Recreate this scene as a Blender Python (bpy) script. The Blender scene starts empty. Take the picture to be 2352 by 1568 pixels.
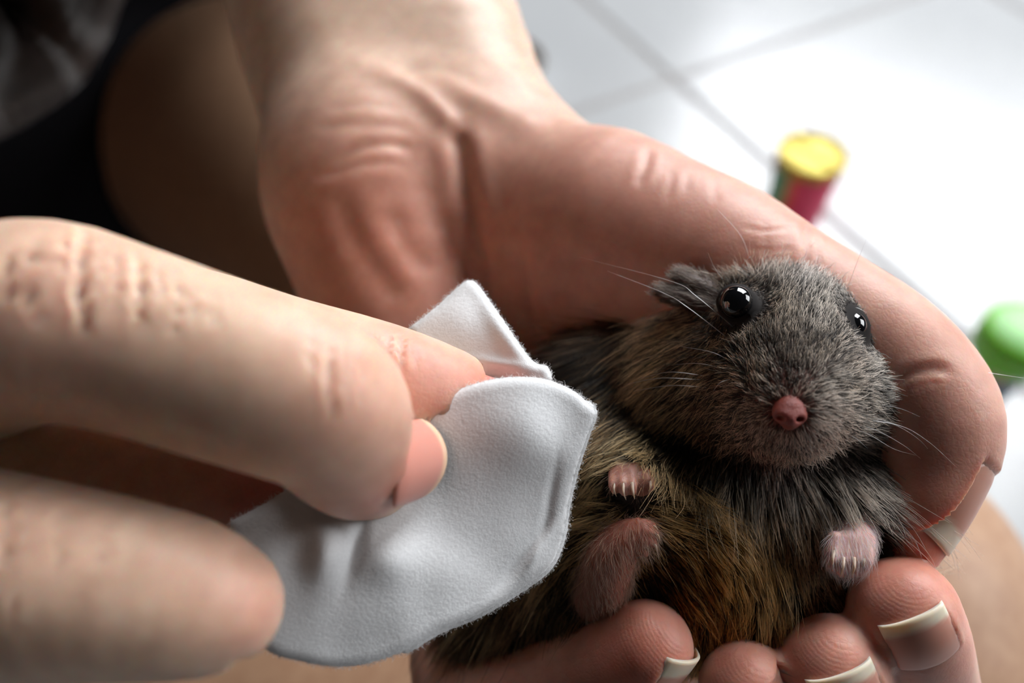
import bpy, math
import numpy as np
from mathutils import Matrix, Vector, kdtree

rng = np.random.default_rng(7)
scene = bpy.context.scene
C = scene.collection

# ------------------------------------------------------------------ camera
IMG_W, IMG_H, FPX = 2352.0, 1568.0, 1846.0
PITCH = math.radians(52.0)               # looking down at the lap and the floor
CAM_H = 46.0                             # cm above the floor
cam_d = bpy.data.cameras.new('camera')
cam = bpy.data.objects.new('camera', cam_d)
C.objects.link(cam)
cam_d.sensor_width = 36.0
cam_d.lens = 36.0 * FPX / IMG_W
cam_d.clip_start = 0.005
cam_d.clip_end = 50
cam.location = (0, 0, CAM_H / 100)
cam.rotation_euler = (math.pi / 2 - PITCH, 0, 0)
cam_d.dof.use_dof = True
cam_d.dof.focus_distance = 0.097
cam_d.dof.aperture_fstop = 10.0
cam_d.dof.aperture_blades = 0
scene.camera = cam

# ------------------------------------------------------------------ world, window light, exposure
world = bpy.data.worlds.new('room_light')
scene.world = world
world.use_nodes = True
bg = world.node_tree.nodes['Background']
bg.inputs[0].default_value = (0.95, 0.97, 1.0, 1)
bg.inputs[1].default_value = 0.018

def area_light(name, loc, target, sx, sy, power, col):
    l = bpy.data.lights.new(name, 'AREA')
    l.shape = 'RECTANGLE'; l.size = sx; l.size_y = sy
    l.energy = power; l.color = col
    o = bpy.data.objects.new(name, l)
    o.location = loc
    o.rotation_euler = (Vector(target) - Vector(loc)).to_track_quat('-Z', 'Y').to_euler()
    C.objects.link(o)
    return o
area_light('window_daylight', (1.15, 1.85, 1.8), (0.0, 0.15, 0.3), 1.6, 1.6, 108, (0.95, 0.98, 1.0))
area_light('side_window_daylight', (2.1, 0.35, 1.3), (0.0, 0.1, 0.36), 1.1, 1.1, 30, (0.96, 0.98, 1.0))

scene.view_settings.view_transform = 'Standard'
scene.view_settings.look = 'None'
scene.view_settings.exposure = 0.0
scene.view_settings.gamma = 1.0
scene.view_settings.use_curve_mapping = False
scene.cycles.use_denoising = True
scene.cycles.max_bounces = 4
scene.cycles.diffuse_bounces = 2
scene.cycles.glossy_bounces = 2
scene.cycles.transmission_bounces = 4
scene.cycles.use_adaptive_sampling = True
scene.cycles.adaptive_threshold = 0.1
scene.cycles.adaptive_min_samples = 8
scene.cycles.caustics_reflective = False
scene.cycles.caustics_refractive = False
scene.cycles_curves.shape = 'RIBBONS'

# ------------------------------------------------------------------ coordinates
# Soft bodies are modelled in centimetres in a frame tied to the hand-held animal (x right, y up, z towards the viewer)
# and turned into world metres with one rigid transform.
ROT = np.array([[1, 0, 0],
                [0, math.sin(PITCH), math.cos(PITCH)],
                [0, -math.cos(PITCH), math.sin(PITCH)]])      # rows: frame axes in world
def to_world(v):
    return (np.asarray(v, float) @ ROT + np.array([0, 0, CAM_H])) * 0.01
def from_world_cm(p):
    return (np.asarray(p, float) - np.array([0, 0, CAM_H])) @ ROT.T
def V(px, py, d):
    return np.array([(px - 1176.0) / FPX * d, (784.0 - py) / FPX * d, -d])
def proj(v):
    d = -v[:, 2]
    return np.stack([v[:, 0] / d * FPX + 1176, 784 - v[:, 1] / d * FPX], 1)
def unit(v):
    v = np.asarray(v, float)
    return v / np.linalg.norm(v)
def lin(r, g, b):
    c = np.array([r, g, b], float) / 255
    return np.where(c <= 0.04045, c / 12.92, ((c + 0.055) / 1.055) ** 2.4)
def sstep(a, b, x):
    t = np.clip((x - a) / (b - a), 0, 1)
    return t * t * (3 - 2 * t)

# ------------------------------------------------------------------ signed-distance modelling
BIG = 9.0
def smin(a, b, k):
    if k <= 0:
        return np.minimum(a, b)
    h = np.maximum(k - np.abs(a - b), 0) / k
    return np.minimum(a, b) - h * h * k * 0.25

def spline(pts, n):
    """Catmull-Rom through rows of pts (any number of columns)."""
    pts = np.asarray(pts, float)
    p = np.vstack([2 * pts[0] - pts[1], pts, 2 * pts[-1] - pts[-2]])
    out = []
    for i in range(1, len(p) - 2):
        t = np.linspace(0, 1, n, endpoint=False)[:, None]
        a, b, c, d = p[i - 1], p[i], p[i + 1], p[i + 2]
        out.append(0.5 * ((2 * b) + (-a + c) * t + (2 * a - 5 * b + 4 * c - d) * t ** 2 + (-a + 3 * b - 3 * c + d) * t ** 3))
    out.append(p[-2][None])
    return np.vstack(out)

class Chain:
    """A limb: spheres of changing radius swept along a smooth line."""
    def __init__(self, pts, n=3, flat=None, world=False):
        rows = []
        for q in pts:
            p = from_world_cm(q[:3]) if world else V(*q[:3])
            rows.append([*p, q[3]])
        s = spline(rows, n)
        self.p, self.r = s[:, :3], np.maximum(s[:, 3], 0.02)
        self.flat = None
        if flat is not None:
            self.flat = (unit(flat[0]), flat[1])
        self.lo = (self.p - self.r[:, None]).min(0)
        self.hi = (self.p + self.r[:, None]).max(0)
    def __call__(self, q, margin=0.85):
        d = np.full(len(q), BIG)
        m = np.all((q > self.lo - margin) & (q < self.hi + margin), 1)
        if not m.any():
            return d
        x = q[m]
        best = np.full(len(x), BIG)
        for i in range(len(self.p) - 1):
            a, b = self.p[i], self.p[i + 1]
            ab = b - a
            L = ab @ ab + 1e-12
            w = x - a
            t = np.clip(w @ ab / L, 0, 1)
            e = w - t[:, None] * ab
            if self.flat is not None:
                n, s = self.flat
                e = e + ((e @ n) * (s - 1))[:, None] * n
            best = np.minimum(best, np.sqrt((e * e).sum(1)) - (self.r[i] + t * (self.r[i + 1] - self.r[i])))
        d[m] = best
        return d

class Ellipsoid:
    def __init__(self, c, rad, axes=None):
        self.c, self.rad = np.asarray(c, float), np.asarray(rad, float)
        if axes is None:
            self.A = np.eye(3)
        else:                                  # axes: main direction, second direction
            a = unit(axes[0]); b = unit(np.asarray(axes[1]) - a * (a @ np.asarray(axes[1])))
            self.A = np.stack([a, b, np.cross(a, b)])
    def __call__(self, q, margin=1.0):
        d = np.full(len(q), BIG)
        R = self.rad.max() + margin
        m = np.all(np.abs(q - self.c) < R, 1)
        if not m.any():
            return d
        x = (q[m] - self.c) @ self.A.T
        k0 = np.linalg.norm(x / self.rad, axis=1)
        k1 = np.linalg.norm(x / self.rad ** 2, axis=1) + 1e-9
        d[m] = k0 * (k0 - 1) / k1
        return d

def blend(prims, k):
    def f(q):
        d = np.full(len(q), BIG)
        for p in prims:
            d = smin(d, p(q), k)
        return d
    return f

def surface(field, lo, hi, vox):
    """Narrow-band sampling of a distance field and surface nets: returns vertices and quads."""
    lo, hi = np.asarray(lo, float), np.asarray(hi, float)
    B = 4
    nb = np.ceil((hi - lo) / (vox * B)).astype(int) + 1
    ax = [lo[i] + (np.arange(nb[i]) + 0.5) * vox * B - 0.5 * vox for i in range(3)]
    cc = np.stack(np.meshgrid(*ax, indexing='ij'), -1).reshape(-1, 3)
    sc = np.concatenate([field(c) for c in np.array_split(cc, max(1, len(cc) // 400000))])
    S = np.repeat(np.repeat(np.repeat(np.where(sc < 0, -1.0, 1.0).reshape(nb).astype(np.float32), B, 0), B, 1), B, 2)
    flag = np.where(np.abs(sc) < vox * B * 1.35)[0]
    bi = np.stack(np.unravel_index(flag, nb), 1) * B
    off = np.stack(np.meshgrid(*[np.arange(B)] * 3, indexing='ij'), -1).reshape(-1, 3)
    idx = (bi[:, None, :] + off[None]).reshape(-1, 3)
    vals = np.concatenate([field(lo + c * vox) for c in np.array_split(idx, max(1, len(idx) // 400000))])
    S[idx[:, 0], idx[:, 1], idx[:, 2]] = vals
    ins = S < 0
    n = np.array(S.shape) - 1
    cnt = np.zeros(n, np.int8)
    for o in np.ndindex(2, 2, 2):
        cnt += ins[o[0]:o[0] + n[0], o[1]:o[1] + n[1], o[2]:o[2] + n[2]]
    act = (cnt > 0) & (cnt < 8)
    cells = np.stack(np.nonzero(act), 1)
    vid = np.full(n, -1, np.int64)
    vid[act] = np.arange(len(cells))
    acc = np.zeros((len(cells), 3)); num = np.zeros(len(cells))
    corners = list(np.ndindex(2, 2, 2))
    cv = {o: S[cells[:, 0] + o[0], cells[:, 1] + o[1], cells[:, 2] + o[2]].astype(float) for o in corners}
    for o in corners:
        for a in range(3):
            if o[a] == 0:
                o2 = tuple(o[i] + (i == a) for i in range(3))
                s0, s1 = cv[o], cv[o2]
                m = (s0 < 0) != (s1 < 0)
                t = np.where(m, s0 / np.where(m, s0 - s1, 1), 0)
                p = np.array(o, float)[None] + t[:, None] * np.eye(3)[a][None]
                acc += p * m[:, None]; num += m
    verts = lo + (cells + acc / num[:, None]) * vox
    faces = []
    for a in range(3):
        b, c = (a + 1) % 3, (a + 2) % 3
        sl0 = [slice(None)] * 3; sl1 = [slice(None)] * 3
        sl0[a] = slice(0, -1); sl1[a] = slice(1, None)
        i0, i1 = ins[tuple(sl0)], ins[tuple(sl1)]
        e = np.stack(np.nonzero(i0 != i1), 1)
        e = e[(e[:, b] > 0) & (e[:, c] > 0) & (e[:, b] < n[b]) & (e[:, c] < n[c])]
        def g(db, dc):
            q = e.copy(); q[:, b] += db; q[:, c] += dc
            return vid[q[:, 0], q[:, 1], q[:, 2]]
        quad = np.stack([g(-1, -1), g(0, -1), g(0, 0), g(-1, 0)], 1)
        fl = ~i0[e[:, 0], e[:, 1], e[:, 2]]
        quad[fl] = quad[fl][:, ::-1]
        faces.append(quad)
    faces = np.vstack(faces)
    faces = faces[(faces >= 0).all(1)]
    return verts, faces

def vnormals(v, f):
    fn = np.cross(v[f[:, 2]] - v[f[:, 0]], v[f[:, 3]] - v[f[:, 1]])
    fi = f.T.ravel()
    nrm = np.stack([np.bincount(fi, np.tile(fn[:, c], 4), len(v)) for c in range(3)], 1)
    return nrm / (np.linalg.norm(nrm, axis=1)[:, None] + 1e-12)

def relax(v, f, it=2, w=0.5):
    fi = np.concatenate([f[:, i] for i in range(4) for j in (1, 3)])
    fj = np.concatenate([f[:, (i + j) % 4] for i in range(4) for j in (1, 3)])
    cnt = np.maximum(np.bincount(fi, minlength=len(v)), 1)
    for _ in range(it):
        s = np.stack([np.bincount(fi, v[fj, c], len(v)) for c in range(3)], 1)
        v = v * (1 - w) + w * s / cnt[:, None]
    return v

# ------------------------------------------------------------------ objects
def empty(name, loc):
    o = bpy.data.objects.new(name, None)
    o.location = loc
    o.empty_display_size = 0.02
    C.objects.link(o)
    return o

def tag(o, label=None, category=None, group=None, kind=None):
    for k, v in (('label', label), ('category', category), ('group', group), ('kind', kind)):
        if v:
            o[k] = v
    return o

def origin_of(parent):
    p = np.zeros(3)
    while parent is not None:
        p = p + np.array(parent.location)
        parent = parent.parent
    return p

def mesh_obj(name, v, f, mat, parent=None, loc=None, world=False, attrs=None, smooth=True):
    """v in frame centimetres (or world metres), f: (n,4) array or list of tuples."""
    w = np.asarray(v, float) if world else to_world(v)
    base = origin_of(parent)
    if loc is None:
        loc = np.zeros(3) if parent is not None else np.array([*w[:, :2].mean(0), w[:, 2].min()])
    else:
        loc = np.asarray(loc, float)
    w = w - base - loc
    me = bpy.data.meshes.new(name)
    if isinstance(f, np.ndarray) and f.ndim == 2:
        k = f.shape[1]
        me.vertices.add(len(w)); me.vertices.foreach_set('co', w.astype(np.float32).ravel())
        me.loops.add(f.size); me.loops.foreach_set('vertex_index', f.astype(np.int32).ravel())
        me.polygons.add(len(f))
        me.polygons.foreach_set('loop_start', np.arange(0, f.size, k, dtype=np.int32))
        me.update(calc_edges=True)
    else:
        me.from_pydata([tuple(x) for x in w], [], [tuple(int(i) for i in q) for q in f])
    me.validate()
    if smooth:
        me.polygons.foreach_set('use_smooth', np.ones(len(me.polygons), bool))
    for an, (typ, data) in (attrs or {}).items():
        a = me.attributes.new(an, typ, 'POINT')
        data = np.asarray(data, np.float32)
        if typ == 'FLOAT_COLOR':
            if data.shape[1] == 3:
                data = np.hstack([data, np.ones((len(data), 1), np.float32)])
            a.data.foreach_set('color', data.ravel())
        else:
            a.data.foreach_set('value', data.ravel())
    me.materials.append(mat)
    o = bpy.data.objects.new(name, me)
    o.location = loc
    o.parent = parent
    C.objects.link(o)
    return o

def curves_obj(name, P, R, col, mat, parent=None):
    """P (n,k,3) frame cm, R (n,k) cm, col (n,k,3) linear: one hair object."""
    n, k, _ = P.shape
    h = bpy.data.hair_curves.new(name)
    h.add_curves([k] * n)
    w = (to_world(P.reshape(-1, 3)) - origin_of(parent)).astype(np.float32)
    h.attributes['position'].data.foreach_set('vector', w.ravel())
    ra = h.attributes.get('radius') or h.attributes.new('radius', 'FLOAT', 'POINT')
    ra.data.foreach_set('value', (R * 0.01).astype(np.float32).ravel())
    a = h.attributes.new('col', 'FLOAT_COLOR', 'POINT')
    a.data.foreach_set('color', np.concatenate([col, np.ones((n, k, 1))], 2).astype(np.float32).ravel())
    h.materials.append(mat)
    o = bpy.data.objects.new(name, h)
    o.parent = parent
    C.objects.link(o)
    return o

# ------------------------------------------------------------------ materials
class NT:
    def __init__(self, name):
        self.m = bpy.data.materials.new(name)
        self.m.use_nodes = True
        self.t = self.m.node_tree
        self.t.nodes.clear()
        self.out = self.t.nodes.new('ShaderNodeOutputMaterial')
    def n(self, typ, **kw):
        x = self.t.nodes.new('ShaderNode' + typ)
        for k, v in kw.items():
            if k.startswith('_'):
                setattr(x, k[1:], v)
            else:
                x.inputs[k.replace('__', ' ')].default_value = v
        return x
    def l(self, a, b):
        self.t.links.new(a, b)
        return self
def col4(c):
    return (float(c[0]), float(c[1]), float(c[2]), 1.0)

def noise(nt, co, scale, detail=3, rough=0.5):
    x = nt.n('TexNoise', Scale=scale, Detail=detail, Roughness=rough)
    nt.l(co, x.inputs['Vector'])
    return x
def maths(nt, op, a, b=None):
    x = nt.t.nodes.new('ShaderNodeMath'); x.operation = op
    for i, s in enumerate((a, b)):
        if s is None: continue
        if isinstance(s, (int, float)): x.inputs[i].default_value = s
        else: nt.l(s, x.inputs[i])
    return x.outputs[0]

def skin_material(name, sss=0.0022, rough=0.46, lines=0.4):
    nt = NT(name)
    b = nt.n('BsdfPrincipled')
    nt.l(b.outputs[0], nt.out.inputs[0])
    at = nt.n('Attribute', _attribute_name='tint')
    co = nt.n('TexCoord').outputs['Object']
    # blotches of blood under the skin
    blot = noise(nt, co, 220, 4, 0.6)
    ramp = nt.n('ValToRGB')
    ramp.color_ramp.elements[0].position = 0.32; ramp.color_ramp.elements[0].color = (0.88, 0.80, 0.77, 1)
    ramp.color_ramp.elements[1].position = 0.68; ramp.color_ramp.elements[1].color = (1.06, 1.04, 1.02, 1)
    nt.l(blot.outputs['Fac'], ramp.inputs[0])
    mix = nt.n('MixRGB', _blend_type='MULTIPLY', Fac=1.0)
    nt.l(at.outputs['Color'], mix.inputs[1]).l(ramp.outputs[0], mix.inputs[2])
    nt.l(mix.outputs[0], b.inputs['Base Color'])
    b.inputs['Roughness'].default_value = rough
    b.inputs['Specular IOR Level'].default_value = 0.42
    b.inputs['Subsurface Weight'].default_value = 1.0 if sss else 0.0
    b.inputs['Subsurface Radius'].default_value = (1.0, 0.34, 0.18)
    b.inputs['Subsurface Scale'].default_value = sss
    # skin cells, fine lines, and finger-print ridges
    vor = nt.n('TexVoronoi', _feature='DISTANCE_TO_EDGE', Scale=1500.0)
    warp = noise(nt, co, 500, 2)
    add = nt.n('MixRGB', _blend_type='ADD', Fac=0.0006)
    nt.l(co, add.inputs[1]).l(warp.outputs['Color'], add.inputs[2])
    nt.l(add.outputs[0], vor.inputs['Vector'])
    cell = maths(nt, 'MINIMUM', maths(nt, 'MULTIPLY', vor.outputs['Distance'], 4.0), 1.0)
    fine = noise(nt, co, 1400, 3, 0.6)
    h = maths(nt, 'ADD', maths(nt, 'MULTIPLY', cell, 0.5 * lines), maths(nt, 'MULTIPLY', fine.outputs['Fac'], 0.7))
    rid = nt.n('Attribute', _attribute_name='ridge')
    amp = nt.n('Attribute', _attribute_name='ridge_amp')
    wob = maths(nt, 'MULTIPLY', maths(nt, 'SUBTRACT', noise(nt, co, 260, 2).outputs['Fac'], 0.5), 5.0)
    sn = maths(nt, 'SINE', maths(nt, 'ADD', rid.outputs['Fac'], wob))
    h = maths(nt, 'ADD', h, maths(nt, 'MULTIPLY', maths(nt, 'MULTIPLY', sn, amp.outputs['Fac']), 0.75))
    bump = nt.n('Bump', Strength=0.45, Distance=0.0001)
    nt.l(h, bump.inputs['Height'])
    nt.l(bump.outputs[0], b.inputs['Normal'])
    return nt.m

def simple(name, col, rough=0.5, spec=0.5, sss=0.0, sss_r=(1, .4, .2), noise_scale=None, noise_amt=0.15, bump=None, metallic=0.0, coat=0.0, attr=None):
    nt = NT(name)
    b = nt.n('BsdfPrincipled')
    nt.l(b.outputs[0], nt.out.inputs[0])
    b.inputs['Base Color'].default_value = col4(col)
    b.inputs['Roughness'].default_value = rough
    b.inputs['Specular IOR Level'].default_value = spec
    b.inputs['Metallic'].default_value = metallic
    b.inputs['Coat Weight'].default_value = coat
    if sss:
        b.inputs['Subsurface Weight'].default_value = 1.0
        b.inputs['Subsurface Radius'].default_value = sss_r
        b.inputs['Subsurface Scale'].default_value = sss
    co = nt.n('TexCoord').outputs['Object']
    src = None
    if attr:
        src = nt.n('Attribute', _attribute_name=attr).outputs['Color']
        nt.l(src, b.inputs['Base Color'])
    if noise_scale:
        nz = noise(nt, co, noise_scale, 4, 0.6)
        ramp = nt.n('ValToRGB')
        ramp.color_ramp.elements[0].position = 0.3; ramp.color_ramp.elements[1].position = 0.7
        a, c = 1 - noise_amt, 1 + noise_amt * 0.3
        ramp.color_ramp.elements[0].color = (a, a, a, 1); ramp.color_ramp.elements[1].color = (c, c, c, 1)
        nt.l(nz.outputs['Fac'], ramp.inputs[0])
        mix = nt.n('MixRGB', _blend_type='MULTIPLY', Fac=1.0)
        mix.inputs[1].default_value = col4(col)
        if src is not None: nt.l(src, mix.inputs[1])
        nt.l(ramp.outputs[0], mix.inputs[2]).l(mix.outputs[0], b.inputs['Base Color'])
    if bump:
        nz = noise(nt, co, bump[0], 4, 0.65)
        bp = nt.n('Bump', Strength=bump[2] if len(bump) > 2 else 0.6, Distance=bump[1])
        nt.l(nz.outputs['Fac'], bp.inputs['Height']).l(bp.outputs[0], b.inputs['Normal'])
    return nt.m

def hair_material(name, rough=0.38, radial=0.5, coat=0.0, matte=0.0):
    nt = NT(name)
    b = nt.n('BsdfHairPrincipled')
    b.parametrization = 'COLOR'
    b.inputs['Roughness'].default_value = rough
    b.inputs['Radial Roughness'].default_value = radial
    b.inputs['Random Roughness'].default_value = 0.15
    b.inputs['Coat'].default_value = coat
    at = nt.n('Attribute', _attribute_name='col')
    nt.l(at.outputs['Color'], b.inputs['Color'])
    if matte:
        df = nt.n('BsdfDiffuse'); mx = nt.n('MixShader', Fac=matte)
        nt.l(at.outputs['Color'], df.inputs['Color'])
        nt.l(b.outputs[0], mx.inputs[1]).l(df.outputs[0], mx.inputs[2]).l(mx.outputs[0], nt.out.inputs[0])
    else:
        nt.l(b.outputs[0], nt.out.inputs[0])
    return nt.m

M_SKIN = skin_material('skin')
M_LEG = skin_material('leg_skin', sss=0.0, lines=0.2)
M_NAIL = simple('nail', (0.7, 0.5, 0.4), rough=0.38, spec=0.4, sss=0.0006, sss_r=(1, .75, .55), attr='tint')
M_COTTON = simple('cotton', (0.86, 0.86, 0.87), rough=0.95, spec=0.1, noise_scale=900, noise_amt=0.05, bump=(2200, 0.00018, 0.4))
M_FURSKIN = simple('animal_skin', (0.06, 0.045, 0.04), rough=0.8, spec=0.2, attr='tint')
M_PAW = simple('paw_skin', (0.6, 0.3, 0.26), rough=0.45, sss=0.0006, attr='tint', bump=(2500, 0.0001, 0.7))
M_NOSE = simple('nose_skin', (0.5, 0.2, 0.17), rough=0.42, sss=0.0006, attr='tint', bump=(3500, 0.00012, 0.9))
M_EYE = simple('eye_black', (0.004, 0.004, 0.005), rough=0.06, spec=0.6, coat=0.6)
M_CLAW = simple('claw', (0.62, 0.48, 0.38), rough=0.35, sss=0.0004, sss_r=(1, .8, .6))
M_FUR = hair_material('fur', matte=0.5)
M_WHISKER = hair_material('whisker_hair', rough=0.3)
M_HAIR = hair_material('person_hair', rough=0.3, coat=0.35)
M_SHIRT = simple('dark_cloth', (0.012, 0.012, 0.015), rough=0.9, spec=0.1, bump=(900, 0.0006))
FASTMESH = False
# ================================================================== floor
def box_w(x0, x1, y0, y1, z0, z1, bev=0.0):
    """world cm box with an optional chamfered top edge -> verts (m), quads"""
    if bev <= 0:
        v = [(x, y, z) for z in (z0, z1) for (x, y) in ((x0, y0), (x1, y0), (x1, y1), (x0, y1))]
        f = [(3, 2, 1, 0), (4, 5, 6, 7)] + [(i, (i + 1) % 4, 4 + (i + 1) % 4, 4 + i) for i in range(4)]
    else:
        b = bev
        rings = [(0, z0), (0, z1 - b), (b, z1)]
        v = [(x, y, z) for (i, z) in rings for (x, y) in ((x0 + i, y0 + i), (x1 - i, y0 + i), (x1 - i, y1 - i), (x0 + i, y1 - i))]
        f = [(3, 2, 1, 0), (8, 9, 10, 11)] + [(4 * r + i, 4 * r + (i + 1) % 4, 4 * r + 4 + (i + 1) % 4, 4 * r + 4 + i) for r in range(2) for i in range(4)]
    return np.array(v, float) * 0.01, f

def floor_hit(px, py):
    d = np.array([(px - 1176) / FPX, (784 - py) / FPX, -1.0]) @ ROT
    return d[:2] * (CAM_H / -d[2])

nt = NT('glazed_tile')
bs = nt.n('BsdfPrincipled', Roughness=0.22)
nt.l(bs.outputs[0], nt.out.inputs[0])
co = nt.n('TexCoord').outputs['Object']
nz = noise(nt, co, 7, 5, 0.6)
rp = nt.n('ValToRGB')
rp.color_ramp.elements[0].position = 0.3; rp.color_ramp.elements[0].color = (0.40, 0.405, 0.415, 1)
rp.color_ramp.elements[1].position = 0.7; rp.color_ramp.elements[1].color = (0.44, 0.445, 0.455, 1)
nt.l(nz.outputs['Fac'], rp.inputs[0]).l(rp.outputs[0], bs.inputs['Base Color'])
nz2 = noise(nt, co, 30, 2)
bp = nt.n('Bump', Strength=0.08, Distance=0.001)
nt.l(nz2.outputs['Fac'], bp.inputs['Height']).l(bp.outputs[0], bs.inputs['Normal'])
M_TILE = nt.m
M_GROUT = simple('grout', (0.32, 0.305, 0.30), rough=0.9, noise_scale=200)

fv, ff = box_w(-260, 260, -160, 400, -3.0, -0.12)
floor = mesh_obj('floor', fv, ff, M_GROUT, loc=(0, 0, 0), world=True, smooth=False)
tag(floor, 'white glazed tile floor with grey grout lines', None, kind='structure')
X0 = floor_hit(1545, 180)
e1 = unit(np.append(floor_hit(1773, 392) - floor_hit(1332, 0), 0)); e1 = e1 if e1[0] > 0 else -e1
yaw = math.atan2(e1[1], e1[0])
TS, GR = 40.0, 0.8
tv, tf = box_w(GR / 2, TS - GR / 2, GR / 2, TS - GR / 2, -1.0, 0.0, 0.12)
tile_me = None
Rz = np.array([[math.cos(yaw), -math.sin(yaw)], [math.sin(yaw), math.cos(yaw)]])
for i in range(-5, 6):
    for j in range(-5, 7):
        p = X0 + Rz @ np.array([i * TS, j * TS])
        cc_ = p + Rz @ np.array([TS / 2, TS / 2])
        if not (-150 < cc_[0] < 190 and -60 < cc_[1] < 260):
            continue
        if tile_me is None:
            o = mesh_obj('tile', tv, tf, M_TILE, parent=floor, loc=(0, 0, 0), world=True, smooth=False)
            tile_me = o.data
        else:
            o = bpy.data.objects.new('tile', tile_me); o.parent = floor; C.objects.link(o)
        o.location = (p[0] / 100, p[1] / 100, 0)
        o.rotation_euler = (0, 0, yaw)

# ================================================================== things standing on the floor
def lathe(prof, seg=40, jitter=None):
    """prof: (r, z) rows in cm -> verts (m, around z), faces"""
    v, f = [], []
    for r, z in prof:
        for i in range(seg):
            a = 2 * math.pi * i / seg
            v.append((r * math.cos(a) * 0.01, r * math.sin(a) * 0.01, z * 0.01))
    for k in range(len(prof) - 1):
        for i in range(seg):
            f.append((k * seg + i, k * seg + (i + 1) % seg, (k + 1) * seg + (i + 1) % seg, (k + 1) * seg + i))
    return np.array(v), f

def place(v, loc):
    return v + np.asarray(loc, float)

# tin: pink printed body, gold foil lid
ray = np.array([(1868 - 1176) / FPX, (784 - 352) / FPX, -1.0]) @ ROT
pc = (ray * ((CAM_H - 7.3) / -ray[2]))[:2]
pos = (pc[0] / 100, pc[1] / 100, 0.0)
tin = empty('snack_tin', pos)
tag(tin, 'small pink tin with a crinkled golden foil lid standing on the tiles', 'tin')
TSC = 0.92
v, f = lathe([(0.1, 0.05), (2.0, 0.05), (2.15, 0.2), (2.18, 0.6), (2.5, 6.2), (2.5, 6.5), (2.2, 6.55), (0.05, 6.5)])
nt = NT('tin_print')
bs = nt.n('BsdfPrincipled', Roughness=0.4)
nt.l(bs.outputs[0], nt.out.inputs[0])
co = nt.n('TexCoord').outputs['Object']
sep = nt.n('SeparateXYZ'); nt.l(co, sep.inputs[0])
ang = maths(nt, 'ARCTAN2', sep.outputs['Y'], sep.outputs['X'])
rp = nt.n('ValToRGB'); rp.color_ramp.interpolation = 'EASE'
mr = nt.n('MapRange'); mr.inputs['From Min'].default_value = -math.pi; mr.inputs['From Max'].default_value = math.pi
nt.l(ang, mr.inputs['Value'])
el = rp.color_ramp.elements
el[0].position = 0.0; el[0].color = col4(lin(60, 110, 70))
el[1].position = 1.0; el[1].color = col4(lin(60, 110, 70))
for pos_, c_ in ((0.10, (70, 150, 90)), (0.135, (230, 90, 40)), (0.175, (225, 40, 90)), (0.40, (230, 50, 100)), (0.48, (235, 235, 240)), (0.55, (225, 40, 90))):
    e = el.new(pos_); e.color = col4(lin(*c_))
nt.l(mr.outputs[0], rp.inputs[0])
nz = noise(nt, co, 90, 3)
mx = nt.n('MixRGB', _blend_type='OVERLAY', Fac=0.25)
nt.l(rp.outputs[0], mx.inputs[1]).l(nz.outputs['Color'], mx.inputs[2]).l(mx.outputs[0], bs.inputs['Base Color'])
mesh_obj('body', place(v, pos), f, nt.m, parent=tin, world=True)
M_FOIL = simple('gold_foil', lin(244, 226, 110), rough=0.42, metallic=0.2, bump=(120, 0.002, 0.8))
M_RIM = simple('gold_rim', lin(170, 130, 30), rough=0.4, metallic=0.5)
v, f = lathe([(2.5, 6.6), (2.62, 6.65), (2.64, 7.3), (2.58, 7.45), (2.45, 7.45), (2.4, 7.2)])
mesh_obj('rim', place(v, pos), f, M_RIM, parent=tin, world=True)
# crinkled lid: radial folds
seg, rings = 48, 9
lv, lf = [(0, 0, 0.0715)], []
for k in range(1, rings + 1):
    r = 2.42 * k / rings
    for i in range(seg):
        a = 2 * math.pi * i / seg
        z = 7.18 + 0.16 * math.sin(3.1 * r * math.cos(a - 0.6)) + 0.1 * math.sin(7 * a) * r / 2.5
        lv.append((r * math.cos(a) * .01, r * math.sin(a) * .01, z * .01))
for i in range(seg):
    lf.append((0, 1 + i, 1 + (i + 1) % seg))
for k in range(rings - 1):
    for i in range(seg):
        lf.append((1 + k * seg + i, 1 + (k + 1) * seg + i, 1 + (k + 1) * seg + (i + 1) % seg, 1 + k * seg + (i + 1) % seg))
mesh_obj('lid', place(np.array(lv), pos), lf, M_FOIL, parent=tin, world=True)

# green capped bottle, leaning pink and green body
M_GREEN = simple('green_plastic', lin(120, 200, 45), rough=0.4, sss=0.004, sss_r=(.5, 1, .3))
M_LGREEN = simple('pale_green_plastic', lin(175, 235, 160), rough=0.5, sss=0.004, sss_r=(.5, 1, .4))
M_PINKP = simple('pink_plastic', lin(230, 190, 190), rough=0.35, sss=0.004, sss_r=(1, .6, .6))
M_REDP = simple('red_print', lin(220, 90, 60), rough=0.4)
M_BLUEP = simple('blue_print', lin(90, 130, 150), rough=0.4)
ray = np.array([(2345 - 1176) / FPX, (784 - 775) / FPX, -1.0]) @ ROT
gc = (ray * ((CAM_H - 10.0) / -ray[2]))[:2]
gpos = np.array([gc[0] / 100, gc[1] / 100, 0.0])
bot = empty('green_bottle', gpos)
tag(bot, 'bottle with a fat green screw cap beyond the thumb', 'bottle')
v, f = lathe([(0.1, 0.05), (1.3, 0.05), (1.5, 0.3), (1.55, 1.0), (1.5, 6.5), (1.4, 7.6), (1.2, 8.4), (1.15, 8.8)])
mesh_obj('body', place(v, gpos), f, M_PINKP, parent=bot, world=True)
v, f = lathe([(1.56, 1.2), (1.58, 1.25), (1.58, 2.6), (1.54, 2.65)])
mesh_obj('base_band', place(v, gpos), f, M_REDP, parent=bot, world=True)
v, f = lathe([(1.5, 6.0), (1.56, 6.05), (1.54, 7.2), (1.42, 7.25)])
mesh_obj('label_band', place(v, gpos), f, M_BLUEP, parent=bot, world=True)
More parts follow.
